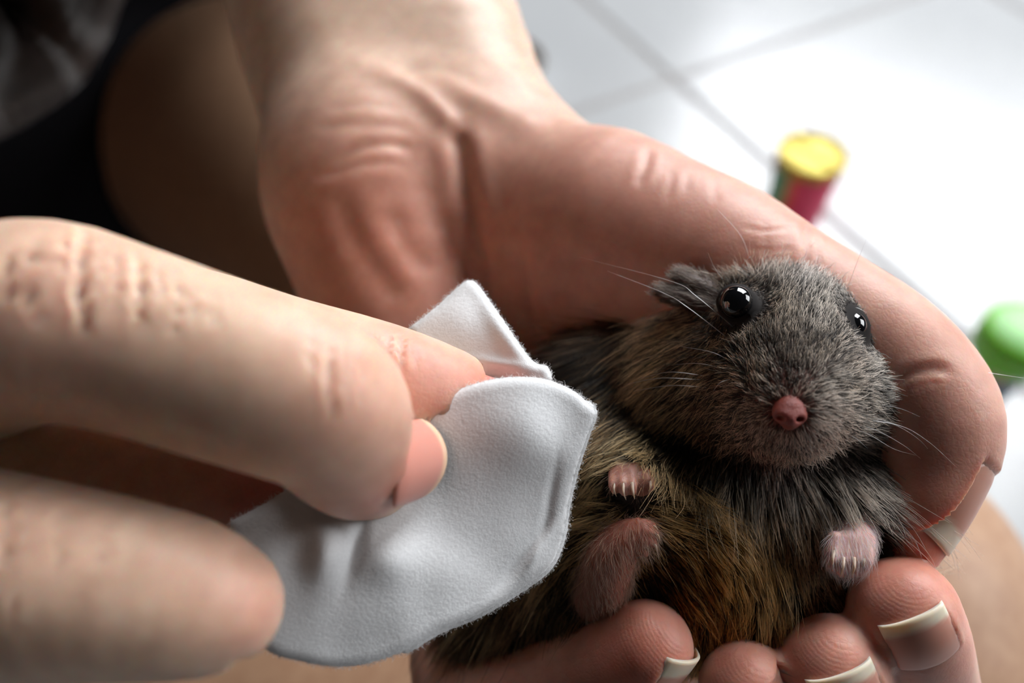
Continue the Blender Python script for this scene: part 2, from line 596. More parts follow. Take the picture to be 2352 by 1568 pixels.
v, f = lathe([(1.2, 8.6), (2.15, 8.6), (2.25, 8.8), (2.25, 10.5), (2.1, 10.75), (1.75, 10.8)])
capo = mesh_obj('cap', place(v, gpos), f, M_GREEN, parent=bot, world=True)
v, f = lathe([(1.76, 10.78), (1.7, 10.86), (0.05, 10.88)])
mesh_obj('cap_disc', place(v, gpos), f, M_LGREEN, parent=capo, world=True)
# curved green handle strap at the side of the bottle
sv, sf = [], []
path = spline([[-1.2, -0.8, 8.8], [-1.75, -1.1, 8.0], [-1.9, -1.2, 6.0], [-1.85, -1.15, 3.5], [-1.75, -1.1, 1.6], [-1.2, -0.8, 0.7]], 6)
for i, p in enumerate(path):
    t = unit(path[min(i + 1, len(path) - 1)] - path[max(i - 1, 0)])
    s = unit(np.cross(t, [0, 1, 0.01])); u = np.cross(s, t)
    for q in range(8):
        a = 2 * math.pi * q / 8
        sv.append((p + s * 0.34 * math.cos(a) + u * 0.22 * math.sin(a)) * 0.01)
for i in range(len(path) - 1):
    for q in range(8):
        sf.append((i * 8 + q, i * 8 + (q + 1) % 8, (i + 1) * 8 + (q + 1) % 8, (i + 1) * 8 + q))
mesh_obj('handle', place(np.array(sv), gpos), sf, M_GREEN, parent=bot, world=True)

# small food dish half hidden by the wrist
dc = floor_hit(1150, 205)
dpos = np.array([dc[0] / 100, dc[1] / 100, 0.0])
dish = empty('food_dish', dpos)
tag(dish, 'white dish with dark rim peeking out behind the wrist', 'dish')
M_WHITEC = simple('white_ceramic', (0.85, 0.88, 0.92), rough=0.2)
M_DARKC = simple('brown_glaze', lin(95, 80, 62), rough=0.35)
v, f = lathe([(0.1, 0.1), (2.6, 0.1), (2.7, 0.3), (3.9, 2.6), (4.0, 2.75), (3.85, 2.75), (2.6, 0.6), (0.05, 0.5)])
mesh_obj('bowl', place(v, dpos), f, M_WHITEC, parent=dish, world=True)
v, f = lathe([(3.8, 2.72), (3.82, 3.2), (4.1, 3.3), (4.15, 2.9), (4.02, 2.7)])
mesh_obj('rim', place(v, dpos), f, M_DARKC, parent=dish, world=True)
# ================================================================== the person
BEIGE = np.array([0.71, 0.53, 0.41])
ROSY = np.array([0.74, 0.475, 0.385])
PINK = np.array([0.70, 0.325, 0.255])
RED = np.array([0.58, 0.15, 0.085])
person = empty('person', (-0.2, 0.42, 0.0))
tag(person, 'person sitting on the floor cradling the hamster and dabbing it with a cotton pad', 'person')

def paint(v, base, spots):
    """skin colour: base mixed towards other tones around points (px,py,d,radius cm,amount,colour)"""
    c = np.tile(np.asarray(base, float), (len(v), 1))
    for (px, py, d, r, amt, colr) in spots:
        w = amt * np.exp(-((v - V(px, py, d)) ** 2).sum(1) / (r * r))
        c = c * (1 - w[:, None]) + np.asarray(colr) * w[:, None]
    return c

def crease(v, nrm, lines, facing=0.15):
    """press skin folds into the surface: each line is px points, half-width px, depth cm, near/far depth"""
    p2 = proj(v); d = -v[:, 2]
    view = -unit_rows(v)
    front = (nrm * view).sum(1)
    out = np.zeros(len(v))
    for pts, hw, dep, d0, d1 in lines:
        pts = np.asarray(pts, float)
        if len(pts) > 2:
            pts = spline(pts, 5)
        lo, hi = pts.min(0) - 4 * hw, pts.max(0) + 4 * hw
        m = np.where((p2 > lo).all(1) & (p2 < hi).all(1) & (d > d0) & (d < d1) & (front > facing))[0]
        if not len(m):
            continue
        x = p2[m]
        best = np.full(len(m), 1e9); tt = np.zeros(len(m))
        for i in range(len(pts) - 1):
            a, b = pts[i], pts[i + 1]
            ab = b - a
            t = np.clip((x - a) @ ab / (ab @ ab + 1e-9), 0, 1)
            dd = np.linalg.norm(x - a - t[:, None] * ab, axis=1)
            k = dd < best
            best[k] = dd[k]; tt[k] = (i + t[k]) / (len(pts) - 1)
        fade = np.clip(np.minimum(tt, 1 - tt) / 0.18, 0.0, 1)
        out[m] += -dep * fade * np.exp(-(best / hw) ** 2) + 0.3 * dep * fade * np.exp(-((best - 2.0 * hw) / (1.1 * hw)) ** 2)
    return v + nrm * out[:, None]

def unit_rows(a):
    return a / (np.linalg.norm(a, axis=1)[:, None] + 1e-12)

def ridge_attrs(v, tips):
    """finger-print coordinates around each pad: (centre, direction of ridge travel, radius)"""
    rid = np.zeros(len(v)); amp = np.zeros(len(v))
    for c, nrm, r in tips:
        q = v - c
        dist = np.linalg.norm(q, axis=1)
        w = np.exp(-(dist / r) ** 2)
        k = w > amp
        rid[k] = (np.linalg.norm(q - np.asarray(nrm) * 0.5, axis=1)[k]) * 2 * math.pi / 0.048
        amp = np.maximum(amp, w)
    return rid, np.where(amp > 0.12, amp, 0) * 0.2

class Nail:
    """A nail plate in its own frame: a towards the free edge, n out of the plate, s across."""
    def __init__(self, base, axis, nrm, length, width, r_bed, r_edge, free=0.16, arch=0.25, pink=(0.72, 0.37, 0.28), thick=0.04, chain=None, rim=(0.92, 0.75, 0.60)):
        self.rim = np.asarray(rim)
        self.chain = chain
        self.base = np.asarray(base, float)
        self.a = unit(axis); self.n = unit(np.asarray(nrm) - self.a * (self.a @ np.asarray(nrm))); self.s = np.cross(self.a, self.n)
        self.L, self.w, self.r0, self.r1 = length, width, r_bed, r_edge
        self.free, self.arch, self.pink, self.thick = free, arch, np.asarray(pink, float), thick
    def z(self, x, y):
        t = np.clip(y / self.L, 0, 1.1)
        R = self.r0 + (self.r1 - self.r0) * sstep(0.2, 1.0, t)
        R = np.maximum(R, self.w * 0.505)
        x = np.clip(x, -self.w / 2, self.w / 2)
        return np.sqrt(R * R - x * x) - R - self.arch * self.L * (np.maximum(t - 0.3, 0)) ** 2 - 0.05 * np.maximum(0, 1 - t / 0.2) ** 2
    def seat(self, v):
        """press the bed into the flesh so that the plate lies in it between two soft folds"""
        q = v - self.base
        x, y, z = q @ self.s, q @ self.a, q @ self.n
        m = (np.abs(x) < self.w / 2 + 0.1) & (y > -0.05) & (y < self.L + 0.3) & (z > -0.6) & (z < 0.5)
        if not m.any():
            return v
        if self.chain is not None:
            i_ = np.where(m)[0]
            m[i_[np.abs(self.chain(v[i_])) > 0.1]] = False
        xm, ym, zm = x[m], y[m], z[m]
        tgt = self.z(xm, ym) - 0.012 - 0.02 * sstep(self.L * (1 - self.free), self.L, ym)
        wgt = sstep(self.w / 2 + 0.05, self.w / 2 - 0.03, np.abs(xm)) * sstep(0.02, 0.14, ym)
        drop = np.maximum(zm - tgt, 0) * wgt
        fold = 0.03 * np.exp(-((np.abs(xm) - self.w / 2 - 0.035) / 0.04) ** 2) * sstep(0.0, 0.15, ym) * sstep(self.L * 0.95, self.L * 0.7, ym)
        out = v.copy()
        out[m] = v[m] + self.n * (fold - drop)[:, None]
        return out
    def build(self, parent):
        nu, nv = 19, 23
        rows, cols = [], []
        for layer in (0, 1):
            for j in range(nv):
                t = j / (nv - 1)
                for i in range(nu):
                    u = i / (nu - 1) * 2 - 1
                    y = self.L * (t * (1 - 0.10 * u * u) + (1 - t) * 0.20 * (1 - math.sqrt(max(0, 1 - u * u * 0.98))))
                    x = u * self.w / 2
                    rows.append(self.base + self.a * y + self.s * x + self.n * (float(self.z(np.array(x), np.array(y))) - layer * self.thick))
                    edge = 1 - self.free * (1.0 + 0.5 * u * u)
                    w = float(sstep(edge - 0.05, edge + 0.02, t))
                    c_ = self.pink * (1 - w) + self.rim * w
                    cols.append(c_)
        f = []
        N = nu * nv
        for j in range(nv - 1):
            for i in range(nu - 1):
                q = j * nu + i
                f.append((q, q + 1, q + 1 + nu, q + nu))
                f.append((N + q, N + q + nu, N + q + 1 + nu, N + q + 1))
        def rim(seq):
            for p, q in zip(seq[:-1], seq[1:]):
                f.append((p, p + N, q + N, q))
        rim([i for i in range(nu)]); rim([(nv - 1) * nu + i for i in range(nu)][::-1])
        rim([j * nu for j in range(nv)][::-1]); rim([j * nu + nu - 1 for j in range(nv)])
        return mesh_obj('fingernail', np.array(rows), f, M_NAIL, parent=parent, attrs={'tint': ('FLOAT_COLOR', np.array(cols))})

def finger_nail(ch, nrm, back, length, width, lift=0.0, edge=0.8, **kw):
    k = len(ch.p) - 1
    acc = 0
    while k > 0 and acc < back:
        acc += np.linalg.norm(ch.p[k] - ch.p[k - 1]); k -= 1
    b = ch.p[k]
    ax = unit(ch.p[-1] - b)
    n = unit(np.asarray(nrm) - ax * (ax @ np.asarray(nrm)))
    base = b + n * (ch.r[k] + lift)
    top = ch.p[-1] + n * (ch.r[-1] + lift)
    return Nail(base, top - base, n, length, width, ch.r[k] + 0.02, ch.r[-1] * edge, chain=ch, **kw)

# ------------------------------------------------------------------ cradling hand and forearm
arm = [Chain([(690, -640, 20.0, 2.6), (720, -300, 18.6, 2.35), (757, 0, 17.0, 2.05), (824, 250, 15.6, 1.80), (850, 420, 14.6, 1.70)]),
       Chain([(860, -640, 20.0, 2.6), (900, -300, 18.6, 2.35), (948, 0, 17.0, 2.05), (1052, 250, 15.6, 1.68), (1110, 430, 15.0, 1.6)])]
palm = arm + [
    Chain([(850, 400, 14.5, 1.65), (862, 500, 14.2, 1.62), (910, 690, 13.9, 1.5), (1010, 950, 13.7, 1.4), (1120, 1200, 13.6, 1.25), (1160, 1330, 13.5, 1.0)]),
    Chain([(1000, 420, 15.1, 1.6), (1150, 750, 15.2, 1.5), (1450, 1230, 14.9, 1.05)]),
    Chain([(1040, 420, 15.1, 1.6), (1300, 750, 15.3, 1.5), (1700, 1240, 15.0, 1.1)]),
    Chain([(1100, 400, 14.9, 1.6), (1450, 700, 14.7, 1.4), (1880, 1180, 14.8, 1.1)]),
    Chain([(1110, 390, 15.0, 1.3), (1230, 465, 14.2, 1.38), (1360, 525, 13.3, 1.42), (1490, 585, 12.7, 1.22), (1600, 620, 12.3, 1.05)]),
    Chain([(1260, 560, 14.2, 1.3), (1480, 720, 13.5, 1.2), (1640, 760, 12.9, 1.0)]),
]
thumb = Chain([(1400, 530, 13.0, 1.38), (1600, 592, 12.2, 1.18), (1745, 655, 11.6, 1.07), (1886, 730, 11.2, 0.98), (2006, 808, 10.95, 0.96), (2086, 892, 10.8, 0.96),
               (2126, 968, 10.7, 0.93), (2132, 1058, 10.6, 0.81), (2124, 1142, 10.45, 0.65), (2122, 1212, 10.35, 0.49)])
index_f = Chain([(1880, 1180, 14.6, 1.05), (2040, 1500, 13.9, 0.98), (2085, 1660, 12.9, 0.90), (2120, 1640, 11.9, 0.82), (2108, 1545, 11.1, 0.75), (2092, 1465, 10.4, 0.71), (2074, 1405, 9.95, 0.665)])
middle_f = Chain([(1700, 1240, 14.8, 1.05), (1840, 1620, 13.9, 0.98), (1910, 1790, 12.9, 0.90), (1955, 1760, 11.9, 0.82), (1950, 1660, 11.1, 0.76), (1930, 1590, 10.4, 0.70), (1913, 1533, 9.95, 0.65)])
ring_f = Chain([(1450, 1230, 14.6, 1.0), (1560, 1640, 13.8, 0.92), (1640, 1830, 12.8, 0.85), (1690, 1800, 11.8, 0.78), (1712, 1710, 11.0, 0.70), (1718, 1640, 10.4, 0.66), (1716, 1584, 10.0, 0.60)])
little_f = Chain([(1150, 1310, 13.6, 0.98), (1075, 1470, 12.9, 0.90), (1080, 1580, 12.1, 0.80), (1170, 1610, 11.4, 0.74), (1290, 1580, 10.9, 0.70), (1400, 1530, 10.45, 0.66), (1485, 1486, 10.15, 0.59)])
fingers_l = [thumb, index_f, middle_f, ring_f, little_f]
palm_field = blend(palm, 0.85)
def left_field(q):
    p = palm_field(q)
    d = p
    for i, fg in enumerate(fingers_l):
        d = smin(d, smin(fg(q), p, 0.7 if i else 1.0), 0.10)
    return d
lv, lf = surface(left_field, (-7.6, -12.4, -20.0), (8.0, 13.0, -8.6), 0.08 if FASTMESH else 0.06)
lv = relax(lv, lf, 2)
ln = vnormals(lv, lf)
lv = crease(lv, ln, [
    # thumb joint folds
    ([(2045, 885), (2090, 858), (2140, 848), (2190, 852)], 13, 0.04, 9.3, 11.5),
    ([(2060, 905), (2120, 880), (2170, 880)], 8, 0.015, 9.3, 11.5),
    ([(1848, 500), (1856, 560), (1850, 620)], 11, 0.025, 9.5, 12.5), ([(1872, 530), (1880, 590), (1872, 640)], 6, 0.02, 9.5, 12.5),
    ([(1492, 335), (1484, 380), (1462, 430)], 11, 0.026, 10, 14), ([(1545, 385), (1540, 430), (1530, 470)], 8, 0.010, 10, 14), ([(1582, 395), (1575, 440)], 8, 0.010, 10, 14), ([(1640, 400), (1645, 470)], 8, 0.008, 10, 13),
    ([(1700, 520), (1760, 530), (1830, 520)], 5, 0.012, 9.5, 13), ([(1690, 560), (1760, 575), (1830, 570)], 5, 0.012, 9.5, 13), ([(1755, 500), (1760, 590)], 5, 0.012, 9.5, 13),
    # wrist folds and tendons
    ([(760, 385), (820, 345), (890, 330), (960, 345)], 13, 0.03, 12, 17), ([(715, 410), (770, 395), (850, 375), (930, 372)], 12, 0.018, 12, 17), ([(720, 300), (800, 285), (880, 290), (960, 300)], 15, 0.015, 12, 17), ([(740, 255), (830, 240), (930, 250)], 14, 0.015, 12, 17),
    ([(900, 165), (960, 155), (1040, 165), (1120, 200)], 14, 0.02, 12, 18),
    # thenar line
    ([(1030, 270), (1055, 330), (1068, 420), (1090, 520), (1100, 620)], 22, 0.10, 11, 17), ([(1195, 560), (1210, 680), (1235, 780)], 12, 0.07, 11, 16), ([(1110, 560), (1120, 650), (1150, 760)], 12, 0.05, 11, 16), ([(780, 430), (800, 520), (880, 640), (930, 700)], 30, 0.04, 11, 16), ([(900, 470), (930, 560), (1000, 640)], 30, 0.04, 11, 16),
    # groove under nails, side of the thumb nail
])
tend = crease(lv, ln, [([(800, 140), (930, 190), (1010, 250), (1045, 300), (1060, 330)], 20, -0.05, 12, 18), ([(960, 190), (1080, 215), (1160, 255), (1270, 300)], 26, -0.04, 12, 17)])
lv = tend
nails_l = [finger_nail(index_f, (0.2, -0.68, 0.70), 0.12, 0.84, 0.78, free=0.12, arch=0.5, pink=(0.70, 0.35, 0.27)),
           finger_nail(middle_f, (0.2, -0.68, 0.70), 0.15, 0.84, 0.80, free=0.12, arch=0.5, pink=(0.70, 0.35, 0.27)),
           finger_nail(ring_f, (0.62, -0.65, 0.4), 0.45, 0.95, 0.78, free=0.14, arch=0.35),
           finger_nail(little_f, (0.22, -0.93, 0.35), 0.4, 0.98, 0.74, free=0.2, arch=0.25),
           finger_nail(thumb, (0.80, -0.05, 0.60), 0.72, 1.30, 0.92, free=0.2, arch=0.12)]
for x_ in nails_l:
    lv = x_.seat(lv)
spots_l = [(850, 0, 15.5, 5.5, 1.0, BEIGE), (930, 200, 14.2, 2.6, 0.7, BEIGE), (2060, 1330, 9.6, 0.9, 0.6, PINK), (2075, 1430, 9.8, 1.0, 0.45, PINK), (1913, 1470, 9.6, 1.0, 0.7, PINK), (1716, 1540, 9.6, 1.0, 0.8, PINK), (1470, 1440, 9.8, 1.2, 0.85, PINK), (1440, 1520, 9.8, 0.55, 0.7, RED),
           (1250, 1540, 11, 1.8, 0.7, PINK), (1600, 620, 11.2, 2.4, 0.55, PINK), (1300, 680, 12.6, 2.6, 0.75, PINK), (900, 560, 12.6, 2.6, 0.65, PINK), (760, 520, 12.9, 1.0, 0.6, (0.64, 0.27, 0.18)), (800, 650, 12.6, 1.2, 0.6, (0.64, 0.27, 0.18)), (960, 600, 12.6, 0.8, 0.4, (0.64, 0.27, 0.18)),
           (2120, 1240, 10.2, 0.75, 0.85, RED), (2090, 1100, 10.3, 0.9, 0.5, PINK), (2120, 950, 10.0, 1.0, 0.4, PINK), (2150, 1500, 10, .5, .5, RED), (1900, 1100, 13, 3, 0.6, PINK), (1430, 470, 11.8, 0.12, 0.5, RED)]
rid, amp = ridge_attrs(lv, [(V(2065, 1330, 9.4), (0.3, 0.9, 0.3), 0.75), (V(1915, 1450, 9.5), (0.3, 0.9, 0.3), 0.75), (V(1720, 1500, 9.55), (0.5, 0.8, 0.3), 0.75), (V(1540, 1440, 9.75), (0.8, 0.6, 0.2), 0.75)])
left = mesh_obj('cradling_hand', lv, lf, M_SKIN, parent=person, attrs={'tint': ('FLOAT_COLOR', paint(lv, ROSY, spots_l)), 'ridge': ('FLOAT', rid), 'ridge_amp': ('FLOAT', amp)})
left['label'] = 'open palm and bent fingers holding the hamster'

for x_ in nails_l:
    x_.build(left)

# ------------------------------------------------------------------ dabbing hand
r_index = Chain([(-620, 960, 9.6, 1.05), (-250, 860, 8.4, 1.0), (-20, 765, 7.75, 0.99), (110, 738, 7.6, 0.965), (280, 775, 7.6, 0.90), (500, 845, 7.6, 0.86), (650, 893, 7.65, 0.85), (742, 935, 7.8, 0.82), (786, 1000, 8.15, 0.74), (818, 1050, 8.6, 0.66), (850, 1078, 9.05, 0.56)])
r_middle = Chain([(-620, 900, 10.4, 1.0), (-200, 800, 9.9, 0.95), (200, 745, 9.5, 0.88), (430, 775, 9.4, 0.84), (640, 830, 9.4, 0.79), (860, 885, 9.5, 0.77), (1010, 925, 9.75, 0.70), (1110, 962, 10.0, 0.60)])
r_ring = Chain([(-620, 1050, 10.8, 0.95), (-200, 1080, 10.5, 0.9), (180, 1110, 10.2, 0.80), (450, 1150, 10.1, 0.74), (640, 1190, 10.1, 0.66), (740, 1220, 10.1, 0.56)])
r_thumb = Chain([(-900, 1400, 9.2, 1.35), (-500, 1310, 8.2, 1.15), (-250, 1300, 7.7, 1.05), (0, 1325, 7.45, 0.96), (220, 1345, 7.35, 0.84), (400, 1368, 7.4, 0.74), (500, 1390, 7.45, 0.60)])
r_little = Chain([(-700, 1120, 11.4, 0.85), (-300, 1180, 11.2, 0.8), (0, 1230, 11.0, 0.7), (200, 1260, 10.9, 0.6)])
r_palm = blend([Chain([(-620, 960, 9.8, 1.15), (-1100, 1050, 10.6, 1.5), (-1500, 1150, 11.5, 1.9)]), Chain([(-620, 900, 10.6, 1.1), (-1100, 1000, 11.2, 1.5), (-1500, 1120, 12.0, 1.9)]),
                Chain([(-620, 1050, 11, 1.05), (-1100, 1080, 11.8, 1.5), (-1500, 1180, 12.3, 1.9)]), Chain([(-700, 1120, 11.4, 0.95), (-1100, 1180, 12, 1.4), (-1500, 1250, 12.4, 1.9)]),
                Chain([(-900, 1400, 9.4, 1.4), (-1200, 1350, 10.6, 1.6), (-1500, 1250, 12.0, 1.9)]),
                Chain([(-1500, 1180, 12.0, 2.3), (-1900, 1180, 13.2, 2.2), (-2600, 1100, 15.5, 2.6)])], 0.9)
def right_field(q):
    p = r_palm(q)
    d = p
    for fg in (r_index, r_middle, r_ring, r_thumb, r_little):
        d = smin(d, smin(fg(q), p, 0.7), 0.06)
    return d
rv, rf = surface(right_field, (-24.0, -8.0, -18.5), (1.2, 4.0, -5.6), 0.1 if FASTMESH else 0.075)
rv = relax(rv, rf, 2)
rn = vnormals(rv, rf)
fold = []
for (x, y0, y1, w, dep, bow) in [(30, 560, 700, 9, 0.05, 14), (85, 540, 760, 8, 0.035, 20), (150, 520, 640, 8, 0.03, -6), (195, 510, 770, 11, 0.075, 10), (265, 560, 720, 7, 0.03, -6), (315, 570, 780, 10, 0.06, -8), (362, 600, 720, 6, 0.03, -8), (400, 610, 790, 7, 0.03, -14), (440, 640, 740, 5, 0.02, -8), (480, 650, 800, 5, 0.016, -8), (530, 660, 800, 5, 0.012, -8),
                                (768, 765, 960, 9, 0.05, 12), (720, 750, 900, 6, 0.02, 6), (832, 820, 930, 6, 0.02, -5)]:
    ym = (y0 + y1) / 2
    fold.append(([(x, y0), (x - bow, ym), (x, y1)], w * 0.85, dep * 1.35, 5.5, 8.6))
fold += [([(60, 660), (80, 720), (130, 745)], 9, 0.03, 5.5, 8.6), ([(40, 590), (95, 600), (150, 590)], 9, 0.02, 5.5, 8.6)]
for (x, y0, y1, w, dep) in [(590, 660, 720, 6, 0.03), (650, 680, 730, 6, 0.03), (700, 690, 750, 6, 0.03), (900, 770, 850, 8, 0.05), (925, 765, 860, 7, 0.05), (880, 780, 830, 5, 0.03), (960, 800, 860, 6, 0.025)]:
    fold.append(([(x, y0), (x - 6, (y0 + y1) / 2), (x, y1)], w, dep, 8.2, 10.5))
for (x, y0, y1, w, dep) in [(25, 1140, 1330, 9, 0.045), (70, 1150, 1250, 6, 0.02), (150, 1160, 1300, 8, 0.03), (185, 1260, 1330, 6, 0.02), (250, 1190, 1330, 6, 0.018), (40, 1350, 1470, 8, 0.03)]:
    fold.append(([(x, y0), (x - 14, (y0 + y1) / 2), (x - 10, y1)], w, dep, 5.5, 8.6))
rv = crease(rv, rn, fold)
nails_r = [Nail(V(922, 1072, 8.0), (0.40, -0.03, -0.9), (0.90, 0.05, 0.42), 1.05, 0.86, 0.6, 0.5, free=0.10, arch=0.1, pink=(0.66, 0.29, 0.23), rim=(0.80, 0.52, 0.36)),
           Nail(V(1095, 868, 9.6), (0.85, -0.25, -0.45), (0.05, 0.85, 0.5), 0.8, 0.8, 0.6, 0.5, free=0.12, pink=(0.70, 0.24, 0.20)),
           finger_nail(r_thumb, (0.1, -0.75, -0.65), 0.5, 1.0, 0.95, free=0.12)]
for x_ in nails_r:
    rv = x_.seat(rv)
spots_r = [(850, 900, 7.2, 0.9, 0.45, PINK), (880, 1120, 8.2, 0.7, 0.8, PINK), (900, 1080, 8.1, 0.35, 0.6, RED), (100, 700, 6.7, 1.0, 0.35, PINK), (1050, 880, 9.0, 0.9, 0.8, PINK), (1150, 870, 9.2, 0.35, 0.9, RED), (920, 810, 8.7, 0.6, 0.5, PINK), (600, 1130, 9.5, 0.8, 0.8, (0.62, 0.2, 0.2)), (300, 1090, 9.5, 1.2, 0.5, PINK),
           (620, 1400, 7.2, 0.5, 0.5, PINK), (60, 1200, 6.7, 0.8, 0.25, PINK), (500, 1280, 6.9, 0.6, 0.25, PINK)]
rr = mesh_obj('dabbing_hand', rv, rf, M_SKIN, parent=person, attrs={'tint': ('FLOAT_COLOR', paint(rv, BEIGE * np.array([1.02, 1.02, 1.0]), spots_r)), 'ridge': ('FLOAT', np.zeros(len(rv))), 'ridge_amp': ('FLOAT', np.zeros(len(rv)))})
rr['label'] = 'bent fingers and thumb pinching the cotton pad'
for x_ in nails_r:
    x_.build(rr)

# ------------------------------------------------------------------ legs, body, shirt (mostly below and behind the hands)
thigh = Chain([(-20, 46, 13, 9.5), (-8, 30, 17, 8.2), (4, 14.5, 20.5, 6.6), (9.2, 8.3, 22, 5.9), (6.5, 5.5, 20.5, 5.4), (-5, 5.4, 17, 5.4), (-18, 4, 12.5, 4.6), (-30, 3, 9, 3.6), (-38, 0, 6, 3.6)], world=True)
other = Chain([(-34, 46, 13, 9.5), (-48, 32, 16, 8), (-58, 16, 17, 6), (-52, 4, 13, 5), (-38, -2, 8, 4.0), (-22, -6, 5.5, 3.6)], world=True)
arms_far = [Chain([(-5.5, 30, 44, 2.7), (-5, 38, 50, 3.5), (0, 46, 57, 4.4)], world=True),
            Chain([(-24.5, 8, 31, 2.6), (-40, 22, 33, 3.4), (-40, 34, 42, 3.8), (-24, 46, 58, 4.6)], world=True)]
body_f = blend([thigh, other] + arms_far, 1.5)
bb = np.array([from_world_cm(p) for p in [(x, y, z) for x in (-70, 20) for y in (-14, 66) for z in (0, 76)]])
bv, bf = surface(body_f, bb.min(0), bb.max(0), 0.5)
bv = relax(bv, bf, 4)
bw = to_world(bv)
bw[:, 2] = np.maximum(bw[:, 2], 0.0005)
bt = np.tile(np.array([0.44, 0.27, 0.17]), (len(bv), 1))
legs = mesh_obj('bare_legs_and_arms', bw, bf, M_LEG, parent=person, world=True, attrs={'tint': ('FLOAT_COLOR', bt), 'ridge': ('FLOAT', np.zeros(len(bv))), 'ridge_amp': ('FLOAT', np.zeros(len(bv)))})
torso = blend([Chain([(-29, 54, 9, 13.5), (-24, 53, 24, 13), (-13, 49, 42, 13.5), (-8, 47, 55, 11)], world=True), Chain([(2, 48, 58, 5.0), (-6, 47, 60, 7), (-22, 47, 60, 6)], world=True),
               Chain([(-28, 48, 14, 11.5), (-27, 45, 15, 10.5)], world=True), Chain([(-30, 46, 14, 11.5), (-40, 40, 15, 10)], world=True)], 5.0)
bb = np.array([from_world_cm(p) for p in [(x, y, z) for x in (-56, 14) for y in (24, 72) for z in (-6, 80)]])
sv, sf = surface(torso, bb.min(0), bb.max(0), 0.7)
sv = relax(sv, sf, 3)
sw = to_world(sv)
sw[:, 2] = np.maximum(sw[:, 2], 0.0005)
mesh_obj('dark_clothing', sw, sf, M_SHIRT, parent=person, world=True)['label'] = 'black shorts and top'

# ------------------------------------------------------------------ long hair falling at the side
nh = 2600
edge = np.array([(330, -160), (275, -30), (222, 90), (160, 175), (70, 235), (-40, 290), (-160, 340)], float)
es = spline(edge, 4)
k = len(es)
P = np.zeros((nh, k, 3))
u = rng.random(nh) ** 0.8                       # 0 at the outer edge of the lock
dz = rng.normal(0, 0.5, nh)
nrm2 = np.gradient(es, axis=0); nrm2 = np.stack([nrm2[:, 1], -nrm2[:, 0]], 1); nrm2 /= np.linalg.norm(nrm2, axis=1)[:, None]
fly = rng.normal(0, 1, (nh, 2))
for i in range(k):
    t = i / (k - 1)
    off = u * 330 + fly[:, 0] * 10 * (1 + 2 * t)
    px = es[i, 0] - abs(nrm2[i, 0]) * off; py = es[i, 1] - abs(nrm2[i, 1]) * off
    d = 24.0 - (8.0 * t ** 1.2) * np.exp(-(u / 0.3) ** 2) + 1.5 * u + dz * 0.4 + 0.35 * np.sin(15 * t + 2.5 * u)
    P[:, i] = np.stack([(px - 1176) / FPX * d, (784 - py) / FPX * d, -d], 1)
R = np.full((nh, k), 0.006)
cl = np.tile(np.array([0.007, 0.0045, 0.0035]), (nh, k, 1)) * rng.lognormal(0, 0.35, (nh, 1, 1))
ho = curves_obj('hair', P, R, cl, M_HAIR, parent=person)
ho['kind'] = 'stuff'; ho['label'] = 'dark brown hair hanging down'
# ================================================================== hamster
HB = to_world(V(1620, 1250, 13.2)[None])[0]
ham = empty('hamster', HB)
tag(ham, 'grey and tan dwarf hamster lying on its back in the cupped palm', 'hamster')

NOSE = V(1814, 948, 8.98)
head = [Ellipsoid(V(1772, 800, 10.95), (1.18, 1.0, 1.28)),
        Ellipsoid(V(1795, 735, 10.9), (0.92, 0.52, 0.85)),
        Chain([(1790, 815, 10.5, 0.82), (1806, 870, 9.92, 0.76), (1812, 915, 9.5, 0.48), (1814, 932, 9.36, 0.27)]),
        Chain([(1660, 890, 10.75, 0.80), (1755, 918, 9.92, 0.44), (1790, 942, 9.58, 0.31)]),
        Chain([(1945, 900, 10.8, 0.74), (1870, 918, 9.92, 0.42), (1836, 944, 9.58, 0.31)]),
        Chain([(1730, 935, 10.2, 0.36), (1785, 948, 9.85, 0.29), (1835, 942, 10.0, 0.29)]),
        Ellipsoid(V(1590, 880, 11.3), (0.92, 0.88, 0.90)),
        Ellipsoid(V(1962, 935, 11.1), (0.62, 0.62, 0.72))]
trunk = [Ellipsoid(V(1600, 1180, 11.95), (2.75, 1.95, 1.75)),
         Ellipsoid(V(1720, 1080, 11.5), (1.9, 1.1, 1.3)),
         Ellipsoid(V(1890, 1130, 11.5), (1.05, 1.0, 1.1)),
         Ellipsoid(V(1450, 980, 12.3), (1.6, 1.5, 1.45)),
         Ellipsoid(V(1660, 1330, 11.45), (1.45, 1.05, 1.25)),
         Chain([(1420, 1300, 12.0, 1.25), (1240, 1380, 12.1, 1.0), (1130, 1440, 12.0, 0.55)]),
         Chain([(1420, 1030, 11.2, 0.55), (1440, 1080, 10.6, 0.36), (1452, 1100, 10.15, 0.26)]),      # forearms
         Chain([(1960, 1100, 11.0, 0.50), (1962, 1160, 10.6, 0.36), (1958, 1195, 10.35, 0.29)]),
         Chain([(1380, 1420, 11.2, 0.60), (1365, 1400, 10.9, 0.40)]),
         Chain([(1330, 1200, 11.2, 0.55), (1420, 1165, 10.75, 0.5), (1540, 1180, 10.6, 0.42), (1620, 1240, 10.6, 0.35)])]
hf_head, hf_trunk = blend(head, 0.45), blend(trunk, 0.55)
eye_c = [V(1690, 694, 9.90), V(1951, 750, 10.05)]
sock = [Ellipsoid(c - unit(-c) * 0.07, (0.245,) * 3) for c in eye_c]
nostril = [Ellipsoid(V(1792, 960, 8.94), (0.055, 0.03, 0.075)), Ellipsoid(V(1837, 963, 8.94), (0.055, 0.03, 0.075))]
def ham_field(q):
    d = smin(hf_head(q), hf_trunk(q), 0.28)
    for s in sock:
        d = smin(d, s(q), 0.10)
    return d
hv, hf = surface(ham_field, (-1.2, -5.2, -14.4), (6.4, 2.4, -8.5), 0.055)
